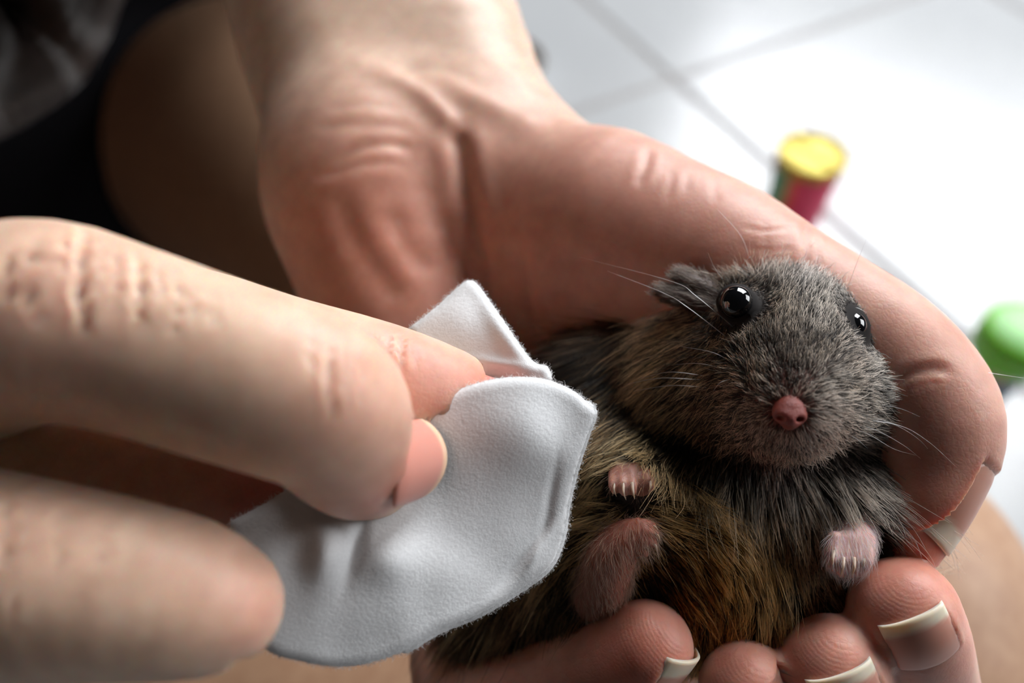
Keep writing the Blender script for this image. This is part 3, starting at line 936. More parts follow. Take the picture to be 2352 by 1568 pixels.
hv = relax(hv, hf, 2)
hn = vnormals(hv, hf)
tint = np.tile(np.array([0.050, 0.040, 0.036]), (len(hv), 1))
wn = np.exp(-((hv - V(1814, 960, 9.2)) ** 2).sum(1) / 0.55 ** 2)[:, None]
tint = tint * (1 - wn) + lin(150, 88, 78) * wn
for c_ in eye_c:
    we = np.exp(-(np.linalg.norm(hv - c_, axis=1) / 0.36) ** 6)[:, None]
    tint = tint * (1 - we) + np.array([0.010, 0.008, 0.008]) * we
body = mesh_obj('body', hv, hf, M_FURSKIN, parent=ham, attrs={'tint': ('FLOAT_COLOR', tint)})

def sphere(c, r, nu=28, nv=18, sq=(1, 1, 1)):
    v, f = [], []
    for j in range(nv + 1):
        th = math.pi * j / nv
        for i in range(nu):
            ph = 2 * math.pi * i / nu
            v.append((math.sin(th) * math.cos(ph) * r * sq[0], math.sin(th) * math.sin(ph) * r * sq[1], math.cos(th) * r * sq[2]))
    for j in range(nv):
        for i in range(nu):
            f.append((j * nu + i, (j + 1) * nu + i, (j + 1) * nu + (i + 1) % nu, j * nu + (i + 1) % nu))
    return np.array(v) + c, np.array(f)
for c in eye_c:
    v, f = sphere(c, 0.212)
    mesh_obj('eye', v, f, M_EYE, parent=ham)

# nose: two-lobed pink tip with nostrils and the cleft below
nprims = [Ellipsoid(V(1813, 936, 9.08), (0.165, 0.12, 0.13)), Ellipsoid(V(1796, 953, 9.03), (0.10, 0.085, 0.11)), Ellipsoid(V(1832, 956, 9.03), (0.10, 0.085, 0.11)), Ellipsoid(V(1814, 964, 9.0), (0.065, 0.065, 0.09)),
          Chain([(1813, 908, 9.22, 0.16), (1813, 932, 9.12, 0.14)]), Chain([(1814, 970, 9.08, 0.07), (1808, 992, 9.26, 0.07), (1800, 1012, 9.40, 0.07)])]
nbl = blend(nprims, 0.10)
def nose_field(q):
    d = nbl(q)
    for s in nostril:
        d = -smin(-d, s(q), 0.03)
    return d
nv_, nf_ = surface(nose_field, NOSE - 1.0, NOSE + 0.8, 0.016)
nv_ = relax(nv_, nf_, 2)
tc = np.tile(lin(152, 76, 68), (len(nv_), 1))
mesh_obj('nose', nv_, nf_, M_NOSE, parent=ham, attrs={'tint': ('FLOAT_COLOR', tc)})['label'] = 'pink nose'
# lower lip
lipf = blend([Chain([(1725, 1030, 9.98, 0.075), (1768, 1040, 9.86, 0.095), (1810, 1040, 9.95, 0.07)])], 0.05)
v, f = surface(lipf, V(1768, 1037, 9.9) - 0.6, V(1768, 1037, 9.9) + 0.6, 0.02)
mesh_obj('mouth', v, f, M_NOSE, parent=ham, attrs={'tint': ('FLOAT_COLOR', np.tile(lin(150, 70, 62), (len(v), 1)))})

# paws: palm, fingers, claws
def claw(parent, a, b, c, r):
    r = r * 0.72
    s = spline(np.array([[*a, r], [*b, r * 0.75], [*c, r * 0.15]]), 4)
    v, f = [], []
    for i in range(len(s)):
        t = unit(s[min(i + 1, len(s) - 1), :3] - s[max(i - 1, 0), :3])
        x = unit(np.cross(t, [0.3, 0.2, 1])); y = np.cross(t, x)
        for q in range(8):
            an = 2 * math.pi * q / 8
            v.append(s[i, :3] + (x * math.cos(an) + y * math.sin(an)) * max(s[i, 3], 0.003))
    for i in range(len(s) - 1):
        for q in range(8):
            f.append((i * 8 + q, i * 8 + (q + 1) % 8, (i + 1) * 8 + (q + 1) % 8, (i + 1) * 8 + q))
    f.append(tuple(range(7, -1, -1))); f.append(tuple((len(s) - 1) * 8 + q for q in range(8)))
    mesh_obj('claw', np.array(v), f, M_CLAW, parent=parent)

def paw(name, chains, claws, k, col, vox=0.018, label=None):
    fld = blend(chains, k)
    lo = np.min([c.lo for c in chains], 0) - 0.1; hi = np.max([c.hi for c in chains], 0) + 0.1
    v, f = surface(fld, lo, hi, vox)
    v = relax(v, f, 2)
    o = mesh_obj(name, v, f, M_PAW, parent=ham, attrs={'tint': ('FLOAT_COLOR', np.tile(np.asarray(col, float), (len(v), 1)))})
    if label: o['label'] = label
    for a, b, c, r in claws:
        claw(o, V(*a), V(*b), V(*c), r)
    return o, v, f
PAWCOL = lin(205, 150, 135)
toes = [Chain([(1412, 1092, 10.0, .075), (1408, 1112, 9.86, .06), (1412, 1126, 9.82, .05)]), Chain([(1430, 1090, 9.96, .08), (1430, 1112, 9.80, .065), (1434, 1130, 9.77, .052)]),
        Chain([(1450, 1088, 9.94, .08), (1452, 1112, 9.78, .065), (1453, 1128, 9.76, .052)]), Chain([(1482, 1088, 9.98, .08), (1492, 1106, 9.86, .065), (1494, 1120, 9.84, .052)]),
        Ellipsoid(V(1472, 1108, 9.95), (.16, .17, .14)), Ellipsoid(V(1446, 1090, 10.05), (.26, .17, .16))]
for t_ in toes[4:]:
    t_.lo = t_.c - t_.rad; t_.hi = t_.c + t_.rad
pawL = paw('forepaw', toes, [((1412, 1108, 9.83), (1410, 1124, 9.76), (1416, 1140, 9.78), .026), ((1432, 1110, 9.76), (1432, 1130, 9.68), (1438, 1148, 9.70), .028), ((1452, 1108, 9.74), (1454, 1130, 9.66), (1458, 1146, 9.68), .03), ((1493, 1104, 9.82), (1494, 1118, 9.74), (1490, 1134, 9.76), .026)], 0.05, PAWCOL * 0.95, label='pink curled forepaw beside the cotton pad')
armR = [Chain([(1964, 1165, 10.55, .24), (1960, 1200, 10.28, .26), (1955, 1245, 9.98, .28), (1950, 1275, 9.86, .24)])] + \
       [Chain([(1955 + dx0, 1240, 9.82, .11), (1952 + dx1, 1285, 9.70, .10), (1952 + dx2, 1312, 9.74, .075)]) for dx0, dx1, dx2 in ((-36, -38, -20), (-12, -14, -8), (12, 12, 4), (34, 34, 18))]
pawR = paw('forepaw', armR, [((1916, 1265, 9.66), (1912, 1285, 9.58), (1913, 1302, 9.62), .03), ((1938, 1280, 9.62), (1936, 1302, 9.55), (1932, 1320, 9.6), .03), ((1962, 1280, 9.62), (1962, 1304, 9.55), (1957, 1320, 9.6), .03), ((1984, 1272, 9.66), (1984, 1294, 9.6), (1976, 1312, 9.66), .028)], 0.035, lin(225, 185, 180), label='pale pink forepaw resting on the fingertip')
foot = [Chain([(1368, 1405, 10.75, .34), (1382, 1350, 10.35, .32), (1400, 1290, 10.08, .31), (1424, 1250, 9.95, .26), (1446, 1228, 9.90, .20)]),
        Chain([(1430, 1222, 9.88, .12), (1466, 1204, 9.80, .085), (1496, 1208, 9.80, .06)]), Chain([(1440, 1232, 9.82, .12), (1480, 1220, 9.74, .08), (1504, 1226, 9.76, .055)]), Chain([(1440, 1246, 9.82, .12), (1480, 1240, 9.74, .08), (1500, 1248, 9.76, .055)]), Chain([(1436, 1262, 9.86, .11), (1466, 1262, 9.80, .075), (1482, 1270, 9.80, .05)])]
footL = paw('hind_foot', foot, [((1492, 1208, 9.77), (1506, 1210, 9.74), (1512, 1224, 9.78), .022), ((1500, 1226, 9.73), (1512, 1230, 9.70), (1516, 1242, 9.74), .022), ((1496, 1248, 9.73), (1507, 1253, 9.70), (1510, 1264, 9.74), .022)], 0.045, lin(185, 120, 102), label='pink hind foot raised against the belly')

# ears: thin folded cups
def ear(pts, flat, col):
    ch = [Chain(p, flat=flat) for p in pts]
    lo = np.min([c.lo for c in ch], 0) - 0.1; hi = np.max([c.hi for c in ch], 0) + 0.1
    v, f = surface(blend(ch, 0.06), lo, hi, 0.025)
    mesh_obj('ear', v, f, M_PAW, parent=ham, attrs={'tint': ('FLOAT_COLOR', np.tile(np.asarray(col, float), (len(v), 1)))})
    return v, f
earL = ear([[(1650, 685, 10.6, .22), (1605, 652, 10.65, .22), (1572, 636, 10.7, .16)], [(1630, 700, 10.55, .22), (1575, 682, 10.6, .20), (1530, 672, 10.7, .15)]], ((0.25, 0.9, 0.3), 1.7), lin(80, 58, 54))
earR = ear([[(1890, 655, 11.6, .2), (1905, 640, 11.75, .2), (1912, 632, 11.9, .12)]], ((0.5, 0.8, 0.2), 1.8), lin(95, 80, 78))

# ------------------------------------------------------------------ fur
# guide rows: px, py, direction in the picture plane, length cm, lift, clump, tip colour, root colour
DK = (26, 21, 19)
G = [
 # crown, brow, bridge of the nose
 (1770, 620, 0.1, -1, .42, .45, .15, (150, 140, 132), DK), (1850, 640, .4, -.9, .40, .40, .15, (165, 160, 158), DK), (1700, 640, -.5, -.8, .42, .40, .2, (135, 120, 105), DK), (1640, 640, -.8, -.5, .40, .4, .3, (125, 108, 90), DK),
 (1800, 720, .1, -1, .34, .25, .15, (150, 138, 124), DK), (1890, 720, .4, -.8, .32, .3, .15, (175, 168, 160), DK), (1750, 760, -.2, -1, .28, .25, .1, (120, 106, 92), DK), (1930, 690, .6, -.6, .3, .35, .15, (170, 165, 160), DK),
 (1810, 820, .05, -1, .22, .2, .1, (105, 92, 80), (30, 24, 21)), (1880, 810, .4, -.8, .24, .25, .1, (125, 112, 98), DK), (1740, 830, -.5, -.8, .24, .25, .1, (110, 94, 78), DK), (1812, 890, .05, -.8, .13, .25, .1, (95, 80, 72), (40, 30, 28)),
 # muzzle and whisker pads
 (1760, 900, -.8, -.4, .20, .5, .25, (190, 168, 150), (50, 38, 33)), (1750, 870, -.5, -.8, .26, .6, .5, (170, 150, 130), DK), (1730, 930, -.9, .2, .26, .3, .2, (175, 152, 132), (60, 46, 40)), (1690, 890, -.9, .1, .32, .3, .25, (140, 118, 96), DK),
 (1870, 905, .8, -.3, .24, .4, .2, (205, 195, 185), (60, 50, 45)), (1885, 950, .9, .3, .28, .3, .2, (190, 172, 160), (70, 56, 50)), (1930, 890, 1, 0, .34, .3, .25, (150, 138, 125), DK), (1770, 985, -.4, .8, .22, .25, .15, (200, 172, 155), (110, 78, 68)), (1830, 995, .2, .9, .24, .25, .15, (205, 180, 165), (115, 84, 74)), (1880, 1000, .5, .7, .26, .3, .2, (200, 180, 168), (100, 76, 68)), (1700, 960, -.8, .5, .3, .3, .25, (170, 142, 120), (70, 52, 44)), (1770, 1045, -.1, .9, .2, .25, .1, (185, 150, 132), (120, 80, 70)),
 # cheek on the pad side
 (1640, 830, -.9, .15, .5, .3, .35, (150, 126, 96), DK), (1580, 760, -.95, .1, .62, .3, .4, (150, 128, 98), DK), (1560, 850, -.9, .45, .72, .3, .4, (155, 130, 98), DK), (1640, 930, -.85, .55, .4, .25, .3, (140, 115, 90), DK), (1560, 950, -.8, .65, .7, .3, .45, (160, 138, 104), DK), (1640, 720, -.9, -.1, .35, .35, .3, (120, 100, 80), DK), (1600, 690, -.95, -.15, .4, .35, .3, (95, 80, 66), DK),
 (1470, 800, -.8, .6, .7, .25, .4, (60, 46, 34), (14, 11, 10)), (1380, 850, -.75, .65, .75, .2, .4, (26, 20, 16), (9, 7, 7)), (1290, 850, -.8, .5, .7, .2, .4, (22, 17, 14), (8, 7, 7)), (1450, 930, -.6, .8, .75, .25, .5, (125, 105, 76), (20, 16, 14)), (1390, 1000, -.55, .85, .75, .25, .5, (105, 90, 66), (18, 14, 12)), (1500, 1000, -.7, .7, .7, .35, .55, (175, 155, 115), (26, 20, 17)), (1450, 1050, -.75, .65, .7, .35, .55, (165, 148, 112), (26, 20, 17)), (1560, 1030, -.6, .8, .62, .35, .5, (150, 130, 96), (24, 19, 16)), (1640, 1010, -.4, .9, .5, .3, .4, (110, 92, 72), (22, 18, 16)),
 # far cheek
 (2010, 820, .9, -.1, .42, .4, .35, (190, 188, 184), (34, 30, 28)), (2040, 900, 1, .2, .45, .35, .35, (185, 184, 182), (34, 30, 28)), (1980, 950, .9, .4, .5, .3, .4, (160, 155, 148), (30, 27, 25)), (2060, 980, .85, .55, .62, .35, .55, (185, 184, 182), (30, 27, 25)), (1990, 780, .7, -.5, .34, .4, .3, (165, 160, 155), DK), (1950, 830, .8, -.2, .32, .35, .2, (110, 98, 88), DK), (2000, 1040, .75, .65, .7, .4, .6, (165, 162, 158), (24, 21, 20)),
 # chest
 (1720, 1090, -.1, 1, .62, .2, .45, (95, 86, 72), (20, 17, 15)), (1640, 1100, -.3, 1, .6, .2, .45, (90, 80, 62), (20, 17, 15)), (1800, 1100, .15, 1, .6, .25, .5, (110, 102, 94), (20, 17, 16)), (1870, 1080, .3, .95, .62, .35, .55, (160, 154, 146), (26, 22, 21)), (1920, 1130, .35, .9, .62, .45, .6, (178, 172, 166), (40, 34, 32)), (2020, 1130, .75, .7, .8, .4, .65, (175, 170, 166), (32, 28, 27)), (2040, 1210, .85, .5, .9, .4, .65, (150, 144, 138), (28, 24, 22)), (1830, 1180, .05, 1, .6, .25, .5, (120, 108, 92), (22, 18, 16)), (1750, 1180, .1, 1, .6, .2, .5, (115, 100, 76), (22, 18, 15)), (1880, 1220, .2, .95, .6, .25, .6, (110, 100, 88), (20, 17, 15)), (2060, 1280, .9, .3, .8, .35, .5, (190, 175, 150), (50, 42, 36)),
 # belly
 (1580, 1150, .85, .35, .5, .3, .5, (190, 165, 115), (44, 32, 20)), (1500, 1160, .8, .1, .5, .35, .5, (195, 172, 124), (46, 34, 22)), (1420, 1150, -.7, .25, .55, .4, .55, (200, 178, 132), (46, 35, 23)), (1340, 1185, -.75, .55, .65, .4, .6, (195, 176, 134), (36, 28, 20)), (1290, 1260, -.6, .8, .7, .35, .6, (150, 132, 98), (26, 20, 15)), (1640, 1200, .65, .75, .52, .25, .5, (185, 155, 100), (46, 32, 18)), (1600, 1270, .6, .8, .5, .25, .55, (175, 135, 75), (42, 26, 12)), (1680, 1280, .25, .95, .5, .25, .55, (205, 178, 125), (52, 36, 22)), (1570, 1340, .7, .7, .5, .25, .5, (150, 104, 48), (30, 18, 9)), (1640, 1380, .1, 1, .45, .25, .55, (165, 125, 72), (48, 30, 18)), (1740, 1300, .05, 1, .5, .35, .65, (210, 188, 142), (48, 36, 26)), (1800, 1290, .2, .95, .5, .4, .7, (205, 188, 150), (40, 31, 25)), (1780, 1370, -.1, 1, .5, .4, .7, (200, 180, 138), (40, 30, 24)), (1690, 1400, -.3, .9, .42, .25, .5, (150, 116, 70), (46, 30, 20)), (1590, 1430, -.2, .9, .5, .3, .5, (150, 108, 55), (36, 22, 12)), (1720, 1450, -.2, .9, .5, .35, .6, (150, 128, 96), (34, 26, 22)), (1840, 1340, .3, .9, .5, .35, .6, (110, 98, 82), (18, 14, 13)), (1880, 1300, .5, .85, .55, .35, .6, (120, 108, 92), (18, 14, 13)), (1490, 1300, .5, .8, .45, .15, .4, (60, 44, 26), (14, 10, 7)), (1520, 1260, .6, .7, .45, .2, .4, (110, 80, 42), (22, 15, 9)),
 # flank under the pad
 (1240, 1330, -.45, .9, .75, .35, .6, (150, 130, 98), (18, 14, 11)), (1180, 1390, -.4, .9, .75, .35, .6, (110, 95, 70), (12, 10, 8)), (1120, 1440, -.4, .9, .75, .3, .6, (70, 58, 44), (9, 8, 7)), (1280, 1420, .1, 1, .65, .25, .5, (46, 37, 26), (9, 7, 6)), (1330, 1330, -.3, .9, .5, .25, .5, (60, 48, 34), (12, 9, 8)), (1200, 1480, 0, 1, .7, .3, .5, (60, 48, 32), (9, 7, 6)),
]
GP = np.array([g[:2] for g in G], float)
GD = np.array([[g[2], -g[3]] for g in G], float); GD /= np.linalg.norm(GD, axis=1)[:, None]
GS = np.array([[g[4], g[5], g[6]] for g in G], float)
GT = np.array([lin(*g[7]) for g in G]); GR = np.array([lin(*g[8]) for g in G])
def guide(p2):
    d2 = ((p2[:, None, :] - GP[None]) ** 2).sum(2)
    w = 1.0 / (d2 + 900.0) ** 2.0
    w /= w.sum(1)[:, None]
    return w @ GD, w @ GS, w @ GT, w @ GR

def scatter(v, f, density):
    tri = np.vstack([f[:, [0, 1, 2]], f[:, [0, 2, 3]]])
    a, b, c = v[tri[:, 0]], v[tri[:, 1]], v[tri[:, 2]]
    nr = np.cross(b - a, c - a); ar = np.linalg.norm(nr, axis=1) / 2
    cen = (a + b + c) / 3
    dens = density(cen, unit_rows(nr)) * ar
    n = rng.poisson(dens)
    t = np.repeat(np.arange(len(tri)), n)
    r1, r2 = np.sqrt(rng.random(len(t))), rng.random(len(t))
    w0, w1, w2 = 1 - r1, r1 * (1 - r2), r1 * r2
    p = a[t] * w0[:, None] + b[t] * w1[:, None] + c[t] * w2[:, None]
    vn = vnormals(v, f)
    nn = unit_rows(vn[tri[t, 0]] * w0[:, None] + vn[tri[t, 1]] * w1[:, None] + vn[tri[t, 2]] * w2[:, None])
    return p, nn

def grow(p, nn, dirs, length, lift, k=6, bend=0.6, jit=0.18, gravity=0.0):
    """strands that leave the skin along the normal and lie over towards dirs"""
    n = len(p)
    t3 = dirs - nn * (dirs * nn).sum(1)[:, None]
    t3 = unit_rows(t3 + rng.normal(0, jit, (n, 3)))
    P = np.zeros((n, k, 3)); P[:, 0] = p
    L = length / (k - 1)
    for i in range(1, k):
        s = (i - 0.5) / (k - 1)
        up = lift * (1 - bend * s) * 0.85
        d = unit_rows(nn * up[:, None] + t3 * (0.35 + 0.9 * s))
        P[:, i] = P[:, i - 1] + d * L[:, None]
    return P

def bald(cen):
    p2 = proj(cen)
    m = np.ones(len(cen))
    for c in eye_c:
        m *= np.where(np.linalg.norm(cen - c, axis=1) < 0.285, 0, 1)
    dn = ((p2 - np.array([1814, 950])) / np.array([33, 25])); m *= np.where((dn ** 2).sum(1) < 1, 0, 1)
    for (x_, y_, r_) in ((1456, 1108, 46), (1956, 1240, 62), (1952, 1290, 50)):
        m *= np.where(np.linalg.norm(p2 - np.array([x_, y_]), axis=1) < r_, 0, 1)
    return m

def fur_density(cen, nr):
    view = -unit_rows(cen)
    fac = (nr * view).sum(1)
    d = 1300.0 * bald(cen) * sstep(-0.55, -0.1, fac) + 150
    p2 = proj(cen)
    face = np.exp(-(((p2 - np.array([1800, 860])) / 260) ** 2).sum(1) * 1.2)
    return d * (1 + 1.1 * face) * np.where(bald(cen) > 0, 1, 0)

def make_fur(name, v, f, dens, lmul=1.0, lonly=None, k=6, jit=0.13, radius=0.0040, spread=0.42, brightness=3.8, label=None, parent=None):
    p, nn = scatter(v, f, dens)
    p2 = proj(p)
    D, S, T, Rt = [], [], [], []
    for ch in np.array_split(p2, max(1, len(p2) // 20000)):
        a, b, c, d = guide(ch); D.append(a); S.append(b); T.append(c); Rt.append(d)
    D, S, T, Rt = np.vstack(D), np.vstack(S), np.vstack(T), np.vstack(Rt)
    n = len(p)
    face = np.exp(-(((p2 - np.array([1810, 830])) / np.array([230, 230])) ** 2).sum(1) ** 2)
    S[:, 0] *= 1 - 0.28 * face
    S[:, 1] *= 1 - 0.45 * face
    near_eye = np.minimum(np.linalg.norm(p - eye_c[0], axis=1), np.linalg.norm(p - eye_c[1], axis=1))
    S[:, 0] *= 0.35 + 0.65 * sstep(0.3, 0.62, near_eye)
    S[:, 0] *= 1 - 0.6 * np.exp(-(((p2 - np.array([1450, 1065])) / 55) ** 2).sum(1)) - 0.5 * np.exp(-(((p2 - np.array([1958, 1170])) / 55) ** 2).sum(1))
    for c in eye_c:                                 # hair parts around the eyes
        q_ = p - c
        w_ = np.exp(-((np.linalg.norm(q_, axis=1) - 0.3) / 0.16) ** 2)[:, None]
        D = D * (1 - w_) + w_ * unit_rows(q_[:, :2])
    length = S[:, 0] * lmul * rng.uniform(0.65, 1.12, n)
    guard = rng.random(n) < 0.05
    length[guard] *= 1.25 + 0.45 * (1 - face[guard])
    dirs = np.stack([D[:, 0], D[:, 1], np.zeros(n)], 1)
    P = grow(p, nn, dirs, length, S[:, 1] * rng.uniform(0.7, 1.3, n), k=k, jit=jit)
    # locks: tips lean to a neighbouring leader
    lead = np.where(rng.random(n) < 0.024)[0]
    if len(lead) > 10:
        kd = kdtree.KDTree(len(lead))
        for j, i in enumerate(lead): kd.insert(Vector(p[i]), j)
        kd.balance()
        near = np.array([kd.find(Vector(x))[1] for x in p])
        L = lead[near]
        s = np.linspace(0, 1, k)[None, :, None] ** 1.4
        amt = (S[:, 2] * rng.uniform(0.6, 1.5, n)).clip(0, 0.95)[:, None, None]
        # leader's shape placed at the leader root, scaled to own length
        tgt = p[L][:, None, :] + (P[L] - p[L][:, None, :]) * (length / np.maximum(length[L], 1e-3))[:, None, None]
        P = P * (1 - s * amt) + tgt * (s * amt)
        lum = rng.lognormal(0, 0.45, len(lead))[near] * rng.lognormal(0, 0.55, n)
    else:
        lum = rng.lognormal(0, 0.4, n)
    P[:, 1:] += rng.normal(0, 0.006, (n, k - 1, 3)) * np.linspace(0.3, 1, k - 1)[None, :, None]
    s = np.linspace(0, 1, k)[None, :, None]
    w = sstep(0.3, 0.9, s)
    Rt = Rt * 1.6; T = T * np.array([1.08, 0.99, 0.90]) * (T.mean(1, keepdims=True) / 0.16).clip(0.3, 2.2) ** 0.4
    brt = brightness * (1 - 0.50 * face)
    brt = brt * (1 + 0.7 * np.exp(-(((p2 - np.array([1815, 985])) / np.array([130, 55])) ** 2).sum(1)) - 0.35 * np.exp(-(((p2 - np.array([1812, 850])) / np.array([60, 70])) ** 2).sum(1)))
    bel = np.exp(-(((p2 - np.array([1620, 1300])) / np.array([260, 170])) ** 2).sum(1))[:, None]
    T = T * (1 - bel + bel * np.array([1.5, 1.12, 0.62]))
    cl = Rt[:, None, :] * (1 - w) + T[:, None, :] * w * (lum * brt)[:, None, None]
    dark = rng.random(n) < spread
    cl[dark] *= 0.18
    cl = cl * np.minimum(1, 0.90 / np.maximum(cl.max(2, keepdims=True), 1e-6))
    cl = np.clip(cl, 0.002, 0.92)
    rad = radius * rng.uniform(0.7, 1.25, n)[:, None] * (1 - 0.75 * np.linspace(0, 1, k)[None] ** 2)
    o = curves_obj(name, P, rad, cl, M_FUR, parent=parent or ham)
    o['kind'] = 'stuff'
    if label: o['label'] = label
    print('FUR', name, n)
    return o
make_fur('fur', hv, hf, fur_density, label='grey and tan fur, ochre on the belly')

def short_fur(name, v, f, density, length, tipc, rootc, flow, radius=0.0016, lift=0.35, jit=0.25):
    p, nn = scatter(v, f, lambda c, n_: np.full(len(c), density) * ((n_ * -unit_rows(c)).sum(1) > -0.5))
    n = len(p)
    dirs = np.tile(np.array([flow[0], -flow[1], flow[2] if len(flow) > 2 else 0.0]), (n, 1))
    P = grow(p, nn, dirs, length * rng.uniform(0.6, 1.2, n), np.full(n, lift), k=5, jit=jit)
    s = np.linspace(0, 1, 5)[None, :, None]
    cl = (lin(*rootc) * (1 - s) + lin(*tipc) * s) * rng.lognormal(0, 0.25, (n, 1, 1))
    o = curves_obj(name, P, radius * (1 - 0.7 * np.linspace(0, 1, 5)[None] ** 2) * np.ones((n, 1)), np.clip(cl, 0.002, 0.93), M_FUR, parent=ham)
    o['kind'] = 'stuff'
short_fur('paw_fur', pawL[1], pawL[2], 220, 0.16, (205, 170, 140), (180, 130, 110), (-.2, 1))
short_fur('paw_fur', pawR[1], pawR[2], 1000, 0.16, (250, 240, 240), (240, 212, 210), (0, 1), lift=0.18, jit=0.12, radius=0.0015)
short_fur('foot_fur', footL[1], footL[2], 1100, 0.2, (200, 165, 140), (120, 78, 64), (.25, .9), lift=0.35)
short_fur('ear_fur', earL[0], earL[1], 1300, 0.17, (105, 86, 72), (40, 30, 27), (-.9, -.2), lift=0.3, radius=0.0026)

# ------------------------------------------------------------------ whiskers and long brow hairs
WL = [([(1700, 765, 9.9), (1600, 680, 9.9), (1540, 645, 10.1), (1330, 590, 10.6)], .9), ([(1680, 783, 9.9), (1582, 707, 9.9), (1523, 672, 10.1), (1395, 622, 10.4)], .9), ([(1690, 839, 9.75), (1640, 810, 9.75), (1562, 795, 9.95)], .75),
      ([(1640, 866, 9.9), (1543, 854, 10.0), (1474, 868, 10.2)], .75), ([(1630, 890, 9.9), (1543, 885, 10.0), (1455, 898, 10.25)], .75), ([(1616, 872, 9.95), (1518, 868, 10.05), (1435, 883, 10.3)], .7), ([(1682, 869, 9.6), (1655, 878, 9.5), (1638, 898, 9.55)], .95), ([(1724, 905, 9.45), (1707, 920, 9.35)], .9), ([(1690, 855, 9.75), (1610, 835, 9.85), (1540, 838, 10.1)], .6),
      ([(1955, 927, 9.9), (2023, 925, 9.95), (2106, 942, 10.05), (2160, 959, 10.1)], .95), ([(1955, 942, 9.9), (2042, 932, 9.9), (2121, 961, 9.9), (2177, 998, 9.95)], .95), ([(1945, 952, 9.8), (2033, 966, 9.8), (2106, 1005, 9.85), (2150, 1054, 9.9)], .95), ([(1930, 966, 9.7), (2008, 986, 9.7), (2072, 1020, 9.75), (2116, 1054, 9.85)], .95), ([(1925, 976, 9.65), (1993, 996, 9.7), (2052, 1030, 9.75), (2106, 1046, 9.85)], .9), ([(1920, 986, 9.65), (1964, 1005, 9.65), (1993, 1030, 9.7)], .85), ([(1940, 958, 9.75), (2060, 975, 9.7), (2130, 1012, 9.75), (2200, 1075, 9.8)], .8),
      ([(2070, 844, 10.3), (2209, 848, 10.2), (2352, 868, 10.0)], .85), ([(2070, 850, 10.4), (2140, 846, 10.3), (2180, 850, 10.25)], .7), ([(2030, 785, 10.4), (2155, 717, 10.6), (2307, 643, 10.9)], .3), ([(1935, 692, 10.3), (1964, 614, 10.2), (1990, 548, 10.2)], .15), ([(1722, 592, 10.6), (1700, 539, 10.5), (1646, 478, 10.5)], .5), ([(1660, 640, 10.4), (1641, 614, 10.3), (1626, 580, 10.2)], .45), ([(1940, 715, 10.1), (1965, 706, 10.0), (1988, 716, 9.95)], .6), ([(1912, 690, 10.1), (1922, 668, 10.05), (1930, 655, 10.0)], .05), ([(1880, 875, 9.8), (1930, 830, 9.8), (1990, 790, 10.0)], .06)]
for q, (pts, lum) in enumerate(WL):
    s = spline(np.array([V(*p) for p in pts]), 6)
    k = len(s)
    rad = 0.0046 * (1 - 0.85 * np.linspace(0, 1, k) ** 1.5)
    w_ = curves_obj('whisker', s[None], rad[None], np.full((1, k, 3), lum), M_WHISKER, parent=ham)
# ================================================================== cotton pad
def poly_dist(p, poly):
    """signed distance to a closed polygon, positive inside (px)"""
    a = poly; b = np.roll(poly, -1, 0)
    best = np.full(len(p), 1e9); ins = np.zeros(len(p), bool)
    for i in range(len(a)):
        ab = b[i] - a[i]
        w = p - a[i]
        t = np.clip(w @ ab / (ab @ ab + 1e-9), 0, 1)
        best = np.minimum(best, np.linalg.norm(w - t[:, None] * ab, axis=1))
        c = (a[i, 1] > p[:, 1]) != (b[i, 1] > p[:, 1])
        x = a[i, 0] + (p[:, 1] - a[i, 1]) / np.where(abs(ab[1]) < 1e-9, 1e-9, ab[1]) * ab[0]
        ins ^= c & (p[:, 0] < x)
    return np.where(ins, best, -best)

def idw(p, ctrl, power=2.2, soft=115.0):
    ctrl = np.asarray(ctrl, float)
    d2 = ((p[:, None, :] - ctrl[None, :, :2]) ** 2).sum(2)
    w = 1 / (d2 + soft * soft) ** power
    return (w * ctrl[None, :, 2]).sum(1) / w.sum(1)

